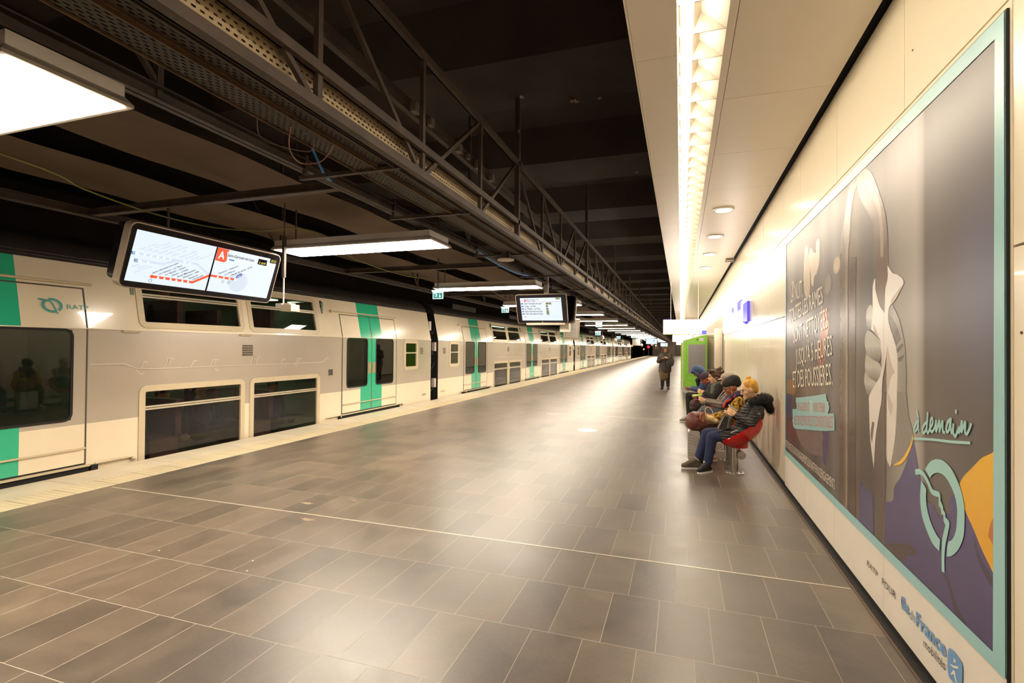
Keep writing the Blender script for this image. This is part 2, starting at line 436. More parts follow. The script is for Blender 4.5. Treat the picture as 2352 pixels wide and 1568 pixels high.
# ---- doors in the right-hand wall beyond the seats
M_cream = pm('cream painted door', lin(222, 206, 176), .45, var=.03)
o = struct('door_1', MB().box(.97, 1.2, 20.95, 21.0, .02, 2.12).box(.93, .97, 20.9, 21.02, 0, 2.2).box(1.2, 1.24, 20.9, 21.02, 0, 2.2).box(.93, 1.24, 20.9, 21.02, 2.12, 2.2), M_cream)
kb = MB().lathe((1.02, 20.93, .98), [(.012, 0), (.028, -.03), (.026, -.05), (.0, -.055)], 16, axis='y', mi=0); kb.smooth = True
kb.build('door_knob', M_chrome, o)
o = struct('door_2', MB().box(.965, 1.20, 16.45, 16.62, .02, 2.27), pm('beige door leaf standing open', lin(206, 190, 166), .5, var=.03))
MB().box(1.19, 1.2, 16.35, 16.5, .05, 2.2).build('door_seal', M_black, o)
MB().box(1.194, 1.2, 15.9, 15.93, .3, 1.9).build('door_gap', M_black, o)

# ================================================================ CEILING LIGHTS over the platform edge
def light_panel():
    t = thing('light_panel', '', 'ceiling light', (0, 0, 3.0), 'white light panels hung across the platform edge')
    x0, x1, y0, y1 = -5.52, -2.99, -.30, .30
    h = MB()
    h.add([(x0, y0, 3.0), (x1, y0, 3.0), (x1, y1, 3.0), (x0, y1, 3.0), (x0, y0, 3.018), (x1, y0, 3.018), (x1, y1, 3.018), (x0, y1, 3.018),
           (x0+.035, y0+.03, 3.06), (x1-.035, y0+.03, 3.06), (x1-.035, y1-.03, 3.06), (x0+.035, y1-.03, 3.06), (x0+.035, y0+.03, 3.13), (x1-.035, y0+.03, 3.13), (x1-.035, y1-.03, 3.13), (x0+.035, y1-.03, 3.13)],
          [(0, 1, 2, 3), (0, 4, 5, 1), (1, 5, 6, 2), (2, 6, 7, 3), (3, 7, 4, 0), (4, 8, 9, 5), (5, 9, 10, 6), (6, 10, 11, 7), (7, 11, 8, 4), (8, 12, 13, 9), (9, 13, 14, 10), (10, 14, 15, 11), (11, 15, 12, 8), (12, 15, 14, 13)])
    h.build('light_housing', M_fixture, t)
    MB().box(x0+.03, x1-.03, y0+.03, y1-.03, 2.996, 3.0).build('diffuser', M_panel_e, t)
    MB().box(-3.16, -3.12, -.02, .02, 3.13, 3.172).build('mounting_bracket', M_steel, t)
    MB().box(-5.358, -5.342, -.008, .008, 3.13, 5.25).build('mounting_rod', M_steel, t)
    return t
proto = light_panel()
LY = [1.75, 5.99, 10.9]+[15.75+4.93*k for k in range(20)]
for i, y in enumerate(LY):
    o = proto if i == 0 else copy_tree(proto)
    o.location = (0, y, 3.0)
    if i == 0: o['label'] = 'very large white light panel cut off by the left edge of the photo'
    elif i == 1: o['label'] = 'long white light panel hanging right of the tilted route map screen'
    elif i == 2: o['label'] = 'white light panel with the nearest green exit sign under its left end'
    elif i == 3: o['label'] = 'white light panel partly hidden behind the departures screen'
    else: o['label'] = '%s white light panel over the platform edge, counted from the nearest' % ORD[i]
# ---- long slot light in the lowered ceiling
sl = thing('slot_light', 'continuous bright white strip light recessed in the ivory ceiling', 'ceiling light', (.12, 0, zc))
tb_ = MB(); n = 160; ya_, yb_ = -3.9, YF-1; tv = [(x, ya_+(yb_-ya_)*k/n, z) for k in range(n+1) for x, z in ((0, zc+.002), (.065, zc+.002), (.065, zc+.032), (0, zc+.032))]
tb_.add(tv, [(k*4+i, k*4+(i+1) % 4, k*4+4+(i+1) % 4, k*4+4+i) for k in range(n) for i in range(4)]+[(0, 1, 2, 3), (n*4, n*4+1, n*4+2, n*4+3)])
tb_.build('light_tube', M_tube_e, sl)
M_louv = pm('satin white louvre', lin(190, 180, 162), .45, var=.02)
rf = MB(); z0 = zc
PR = [(-.035, z0), (-.022, z0+.09), (-.002, z0+.034), (.067, z0+.034), (.115, z0+.14), (.275, z0)]
vs = [(x, y, z) for y in (-4, YF) for x, z in PR]; n = len(PR)
rf.add(vs, [(i, i+1, n+i+1, n+i) for i in range(n-1)])
rf.build('reflector', M_louv, sl)
def baffle(mb, y):
    for w in (0, .006):
        mb.add([(.067, y+w, zc), (.273, y+w, zc), (.116, y+w, zc+.138)], [(0, 1, 2)]); mb.add([(-.034, y+w, zc), (-.003, y+w, zc), (-.022, y+w, zc+.088)], [(0, 1, 2)])
    mb.add([(.067, y, zc), (.273, y, zc), (.273, y+.006, zc), (.067, y+.006, zc)], [(0, 1, 2, 3)])
    return mb
y = .6
for k in range(60):
    baffle(MB(), y).build('light_baffle', M_louv, sl); y += .33
rest = MB()
while y < 70: baffle(rest, y); y += .33
o = rest.build('light_baffle', M_louv, sl); o['kind'] = 'stuff'
# ---- round downlights
def downlight(x, y, label):
    t = thing('round_downlight', label, 'ceiling light', (x, y, zc), 'round downlights along the ivory ceiling')
    b = MB().lathe((x, y, zc), [(.085, -.022), (.15, -.022), (.155, -.012), (.155, 0), (.085, 0), (.085, -.022)], 32); b.smooth = True
    b.build('trim_ring', M_white, t)
    MB().lathe((x, y, zc), [(.11, -.026), (.11, -.0225)], 32).build('lamp', em('downlight lamp', LIGHT_COL, 9), t)
for i, y in enumerate([8.22, 10.12, 11.99, 13.95]):
    downlight(.6, y, '%s round downlight in the ivory ceiling, %s of the four lit ones' % (['nearest', 'second nearest', 'third nearest', 'farthest'][i], ORD[i]))
for i, y in enumerate([40, 44, 48.5]):
    downlight(.45, y, 'tiny distant round downlight near the far end of the slot light, %s of three' % ORD[i])
b = MB().box(.98, 1.16, 12.7, 12.76, zc-.05, zc).box(.98, 1.2, 12.9, 12.95, zc-.06, zc-.02).box(1.0, 1.15, 12.7, 12.95, zc-.035, zc-.02)
tag(b.build('ceiling_bracket', M_fixture), 'small grey perforated bracket bridging the ivory ceiling and wall', 'bracket')

# ================================================================ STEEL TRUSS, TRAYS AND RAILS
XT = -1.98
BAY = 1.2375
tr = thing('steel_truss', 'dark brown steel lattice truss running the length of the platform ceiling', 'truss', (XT, 0, 3.02))
def chord(z, w, x=XT): return MB().box(x-w/2, x+w/2, -3.9, YF-2, z-.03, z+.03).box(x-w/2, x-w/2+.012, -3.9, YF-2, z-.03, z+.05)
chord(3.99, .05).build('top_chord', M_steel, tr)
chord(3.24, .05, XT).build('middle_chord', M_steel, tr)
chord(3.02, .07).build('bottom_chord', M_steel, tr)
V0 = 4.93*1.2375            # the hanger post with painted number
n0 = -int((V0+3.8)/BAY)
rest = MB(); rc = 0; rest2 = MB()
for k in range(n0, int((YF-4-V0)/BAY)):
    y = V0+k*BAY; hang = (k % 4 == 0)
    b = MB() if k < 44 else rest
    b.box(XT-.03, XT+.005, y-.02, y+.02, 3.02, 3.99)
    if k < 44: b.build('vertical_member', M_steel, tr)
    ph = k % 4
    if ph == 0: a, c_ = (y+.03, 3.97), (y+BAY-.03, 3.04)
    elif ph == 1: a, c_ = (y+.03, 3.97), (y+BAY-.03, 3.04)
    elif ph == 2: a, c_ = (y+.03, 3.04), (y+BAY-.03, 3.97)
    else: a, c_ = (y+.03, 3.04), (y+BAY-.03, 3.97)
    b = MB() if k < 44 else rest2
    b.bar((XT-.02, a[0], a[1]), (XT-.02, c_[0], c_[1]), .03, .035)
    if k < 44: b.build('diagonal_member', M_steel, tr)
    if hang and k < 44:
        MB().box(XT-.035, XT+.025, y-.03, y+.03, 3.0, 5.25).build('hanger_post', M_steel, tr)
o = rest.build('vertical_member', M_steel, tr); o['kind'] = 'stuff'
o = rest2.build('diagonal_member', M_steel, tr); o['kind'] = 'stuff'
b = MB()
addtext(b, '29', lambda u, v: (XT+.012+u*.6, V0-.032, v), (-.01, 4.36), (.03, 4.36), (-.01, 4.41))
b.build('painted_number', pm('white chalk paint', lin(210, 200, 190), .9), tr)
# second steel beam behind the truss
b = MB().box(-2.64, -2.56, -3.9, YF-2, 4.03, 4.11).box(-2.64, -2.58, -3.9, YF-2, 3.99, 4.03)
tag(b.build('steel_beam', M_steel), 'dark steel beam running behind and above the lattice truss', 'beam')
# cable trays
def tray(name, x0, x1, z, mat, flange, label, zt=.06):
    t = thing(name, label, 'cable tray', ((x0+x1)/2, 0, z))
    MB().box(x0, x1, -3.9, YF-3, z, z+.004).build('tray_bottom', mat, t)
    for x in (x0, x1): MB().box(x-.004, x+.004, -3.9, YF-3, z-.012, z+zt).build('tray_side', flange, t)
    return t
M_perf = perfmat('perforated dark tray steel', lin(58, 46, 37))
M_perf2 = perfmat('perforated galvanised steel', lin(176, 156, 122), .045, .03)
tray('cable_tray', -2.20, -2.075, 3.10, M_perf, M_steel, 'narrow perforated cable tray tight against the lattice truss')
tray('cable_tray', -2.56, -2.36, 3.10, M_perf, M_steel2, 'wide perforated cable tray with rusty edges, leftmost of the trays')
tray('cable_tray', -2.35, -2.22, 3.12, M_perf, M_steel2, 'perforated cable tray with rusty edges between the other two trays', .04)
MBv = MB().box(-2.065, -2.06, -3.9, YF-3, 3.06, 3.235)
MBv.box(-2.075, -2.05, -3.9, YF-3, 3.235, 3.25).box(-2.075, -2.05, -3.9, YF-3, 3.05, 3.062)
tag(MBv.build('perforated_screen', M_perf2), 'pale perforated metal strip standing behind the bottom of the truss', 'metal strip')
# cables lying above
M_cable = pm('dusty brown cable', lin(96, 70, 54), .8, var=.3)
M_cable2 = pm('grey cable', lin(120, 108, 98), .7, var=.2)
def sagcable(name, mat, x, z, amp, r, y0, y1, ph, label, seg=1.2375, cat='cable'):
    pts = []; y = y0
    while y <= y1:
        pts.append((x+amp*.7*math.sin(y*1.7+ph)+amp*.4*math.sin(y*4.1+ph*2), y, z+amp*.6*math.sin(y*1.1+ph*3)+amp*.3*math.sin(y*5.3+ph))); y += .16
    b = MB().tube(pts, r, 6, cap=False); b.smooth = True
    return tag(b.build(name, mat), label, cat, 'loose cables lying in the truss')
for i in range(7):
    sagcable('cable', (M_cable, M_cable2)[i % 2], -2.14-.07*i, 3.30+.03*(i % 4), .05, .009, 0.5 if i < 3 else 3.5, 30+3*i, i*1.3,
             '%s loose %s cable snaking inside the lattice truss, counted from the truss' % (ORD[i], ('brown', 'grey')[i % 2]))
# junction boxes on the truss
for i, (y, z, x, s) in enumerate([(4.45, 3.98, -2.53, .10), (4.8, 3.99, -2.535, .08), (5.5, 3.97, -2.53, .10), (6.1, 3.97, -2.53, .11), (6.6, 3.97, -2.53, .10), (5.8, 4.0, -2.54, .06)]):
    t = thing('junction_box', 'small grey junction box among the cables behind the truss, %s from the near end' % ORD[i], 'junction box', (x, y, z), 'junction boxes on the truss')
    MB().box(x-s*.3, x+s*.3, y-s*.5, y+s*.5, z, z+s).build('box_body', M_cable2, t)
    MB().box(x+s*.3, x+s*.34, y-s*.4, y+s*.4, z+s*.1, z+s*.9).build('box_lid', M_cable2, t)
# rails carrying the lights
def rail(x, z, label):
    b = MB().box(x-.05, x+.05, -3.9, YF-3, z, z+.012).box(x-.006, x+.006, -3.9, YF-3, z, z+.09).box(x-.05, x+.05, -3.9, YF-3, z+.085, z+.097)
    return tag(b.build('support_rail', M_steel), label, 'rail')
rail(-3.14, 3.17, 'long dark steel rail carrying the right ends of the light panels')
rail(-6.78, 3.17, 'long dark steel rail above the train carrying the cross beams')
for i in range(14):
    y = 4.18+4.93*i
    b = MB().box(-6.78, -3.14, y-.045, y+.045, 3.19, 3.205).box(-6.78, -3.14, y-.006, y+.006, 3.2, 3.29)
    tag(b.build('cross_beam', M_steel), '%s dark steel cross beam spanning the two light rails, from the near end' % ORD[i], 'beam', 'cross beams between the light rails')
for i in range(16):
    y = 3.56+1.43*i if i < 2 else 5.0+2.46*(i-1)
    b = MB().box(-3.14, -2.0, y-.02, y+.02, 3.08, 3.11).bar((-3.1, y, 3.11), (-3.1, y+.02, 3.3), .03, .03)
    tag(b.build('tie_bar', M_steel), '%s short dark bar tying the light rail to the truss, from the near end' % ORD[i], 'bar', 'tie bars between rail and truss')
for i in range(14):      # struts rising from the rail to the concrete
    y = 2.3+4.93*i
    for j, (x, dy) in enumerate(((-3.14, .35), (-6.78, .35))):
        b = MB().box(x-.02, x+.02, y-.02, y+.02, 3.2, 5.25).bar((x, y, 3.28), (x, y-dy*2, 4.1), .03, .03)
        tag(b.build('hanger_strut', M_steel), '%s dark hanger strut with brace above the %s light rail, from the near end' % (ORD[i], ('right', 'left')[j]), 'strut', 'hanger struts over the light rails')
# hanging fabric sheets
M_fab = pm('dusty brown protective sheet', lin(98, 80, 66), .85, var=.12, scale=1.5, bump=.5, bscale=3)
def sheet(x0, x1, z, label):
    b = MB(); ny = int((YF-10)/.25); nx = 8; vs = []
    for j in range(ny+1):
        y = -3.8+j*.25; ph = (y-4.18)/4.93
        for i in range(nx+1):
            t = i/nx
            s = .05*math.sin(PI*t)*(.6+.4*abs(math.sin(PI*ph)))
            vs.append((x0+(x1-x0)*t, y, z+.10-s+.012*math.sin(y*3+i)))
    fs = [(j*(nx+1)+i, j*(nx+1)+i+1, (j+1)*(nx+1)+i+1, (j+1)*(nx+1)+i) for j in range(ny) for i in range(nx)]
    b.add(vs, fs); b.smooth = True
    o = b.build('ceiling_sheet', M_fab, smooth=True)
    tag(o, label, 'fabric sheet', 'brown sheets stretched under the ceiling')
sheet(-5.48, -4.43, 3.55, 'brown sheet stretched under the dark ceiling, nearer to the truss')
sheet(-7.33, -6.13, 3.55, 'brown sheet stretched under the dark ceiling above the train')
# thin yellow-green cable sagging below the sheets, blue hoses on the rail
gp = [(-5.2, -1.0, 3.3), (-4.95, 2.35, 3.1), (-5.3, 3.2, 3.09), (-5.5, 4.0, 3.08), (-5.5, 4.75, 3.1), (-5.2, 5.2, 3.14), (-4.9, 5.5, 3.22), (-4.8, 6.0, 3.2), (-5.15, 6.9, 3.12), (-5.35, 8.4, 3.09), (-5.4, 9.6, 3.12), (-5.3, 10.4, 3.2)]
def smoothpts(P, k=5):
    P = [Vector(p) for p in P]; Q = []
    for i in range(len(P)-1):
        a, b, c, d = P[max(i-1, 0)], P[i], P[i+1], P[min(i+2, len(P)-1)]
        for q in range(k):
            t = q/k; Q.append(.5*((2*b)+(-a+c)*t+(2*a-5*b+4*c-d)*t*t+(-a+3*b-3*c+d)*t**3))
    Q.append(P[-1]); return Q
def cab(name, pts, r, mat, label, cat='cable', group=None):
    b = MB().tube(smoothpts(pts), r, 8); b.smooth = True
    return tag(b.build(name, mat), label, cat, group)
cab('cable', gp, .008, pm('yellow green cable', lin(120, 116, 50), .6), 'thin yellow-green cable sagging under the ceiling above the route map screen')
M_blue = pm('blue hose', lin(40, 120, 190), .45)
cab('hose', [(-2.75, 3.0, 3.45), (-2.9, 3.4, 3.3), (-3.0, 3.7, 3.16), (-3.12, 3.95, 3.2)], .011, M_blue, 'short blue hose dropping beside the tray near the nearest cross beam', 'hose')
cab('hose', [(-3.2, 4.35, 3.2), (-3.19, 5.0, 3.18), (-3.2, 5.6, 3.19), (-3.18, 6.4, 3.2)], .012, M_blue, 'bright blue hose clipped along the light rail above the second light panel', 'hose')
cab('hose', [(-3.1, 7.4, 3.2), (-3.08, 8.2, 3.12), (-3.0, 9.2, 3.07), (-2.95, 10.2, 3.14)], .014, M_blue, 'blue hose drooping under the rail before the departures screen', 'hose')
M_wire = pm('pale pink wire', lin(158, 120, 100), .6)
cab('wire', [(-2.42, 2.65, 3.08), (-2.52, 2.75, 2.98), (-2.6, 2.95, 2.96), (-2.5, 3.05, 3.0), (-2.36, 3.0, 3.08)], .004, M_wire, 'pinkish wire loop hanging from the cable trays', 'wire')
cab('wire', [(-2.75, 2.7, 3.25), (-2.78, 2.75, 3.1), (-2.7, 2.85, 3.06), (-2.55, 2.98, 3.05), (-2.44, 2.9, 3.1)], .004, M_cable2, 'grey wire loop hanging left of the pinkish wire', 'wire')
cab('wire', [(-5.5, 9.9, 3.3), (-5.35, 10.2, 3.2), (-5.0, 10.5, 3.2), (-4.7, 10.7, 3.12)], .004, M_cable2, 'thin tangled wire above the third light panel', 'wire')
cab('wire', [(-4.6, 11.6, 3.15), (-4.5, 13.0, 2.95), (-4.2, 14.2, 3.0), (-4.1, 15.0, 2.95), (-4.2, 15.5, 2.9)], .007, M_cable2, 'grey cable drooping left of the departures screen', 'wire')
# wedge of hanging lumps of old plaster on the beams
M_plas = pm('crumbly pale plaster', lin(190, 170, 150), .9, bump=.6)
for i, (x, y, z, s) in enumerate([(-1.3, 6.33, 4.82, .035), (-.98, 6.35, 4.82, .022), (-1.9, 6.0, 4.8, .018), (-.75, 9.2, 4.8, .02)]):
    b = MB()
    for k in range(7):
        b.ell((x+random.uniform(-1, 1)*s*1.5, y+random.uniform(-.5, .5)*s, z-.01-random.random()*s), (s*random.uniform(.3, .7),)*3, nu=7, nv=5)
    tag(b.build('plaster_lump', M_plas), 'pale crumb of plaster clinging to the dark beam, %s from the near end' % ORD[i], 'plaster')

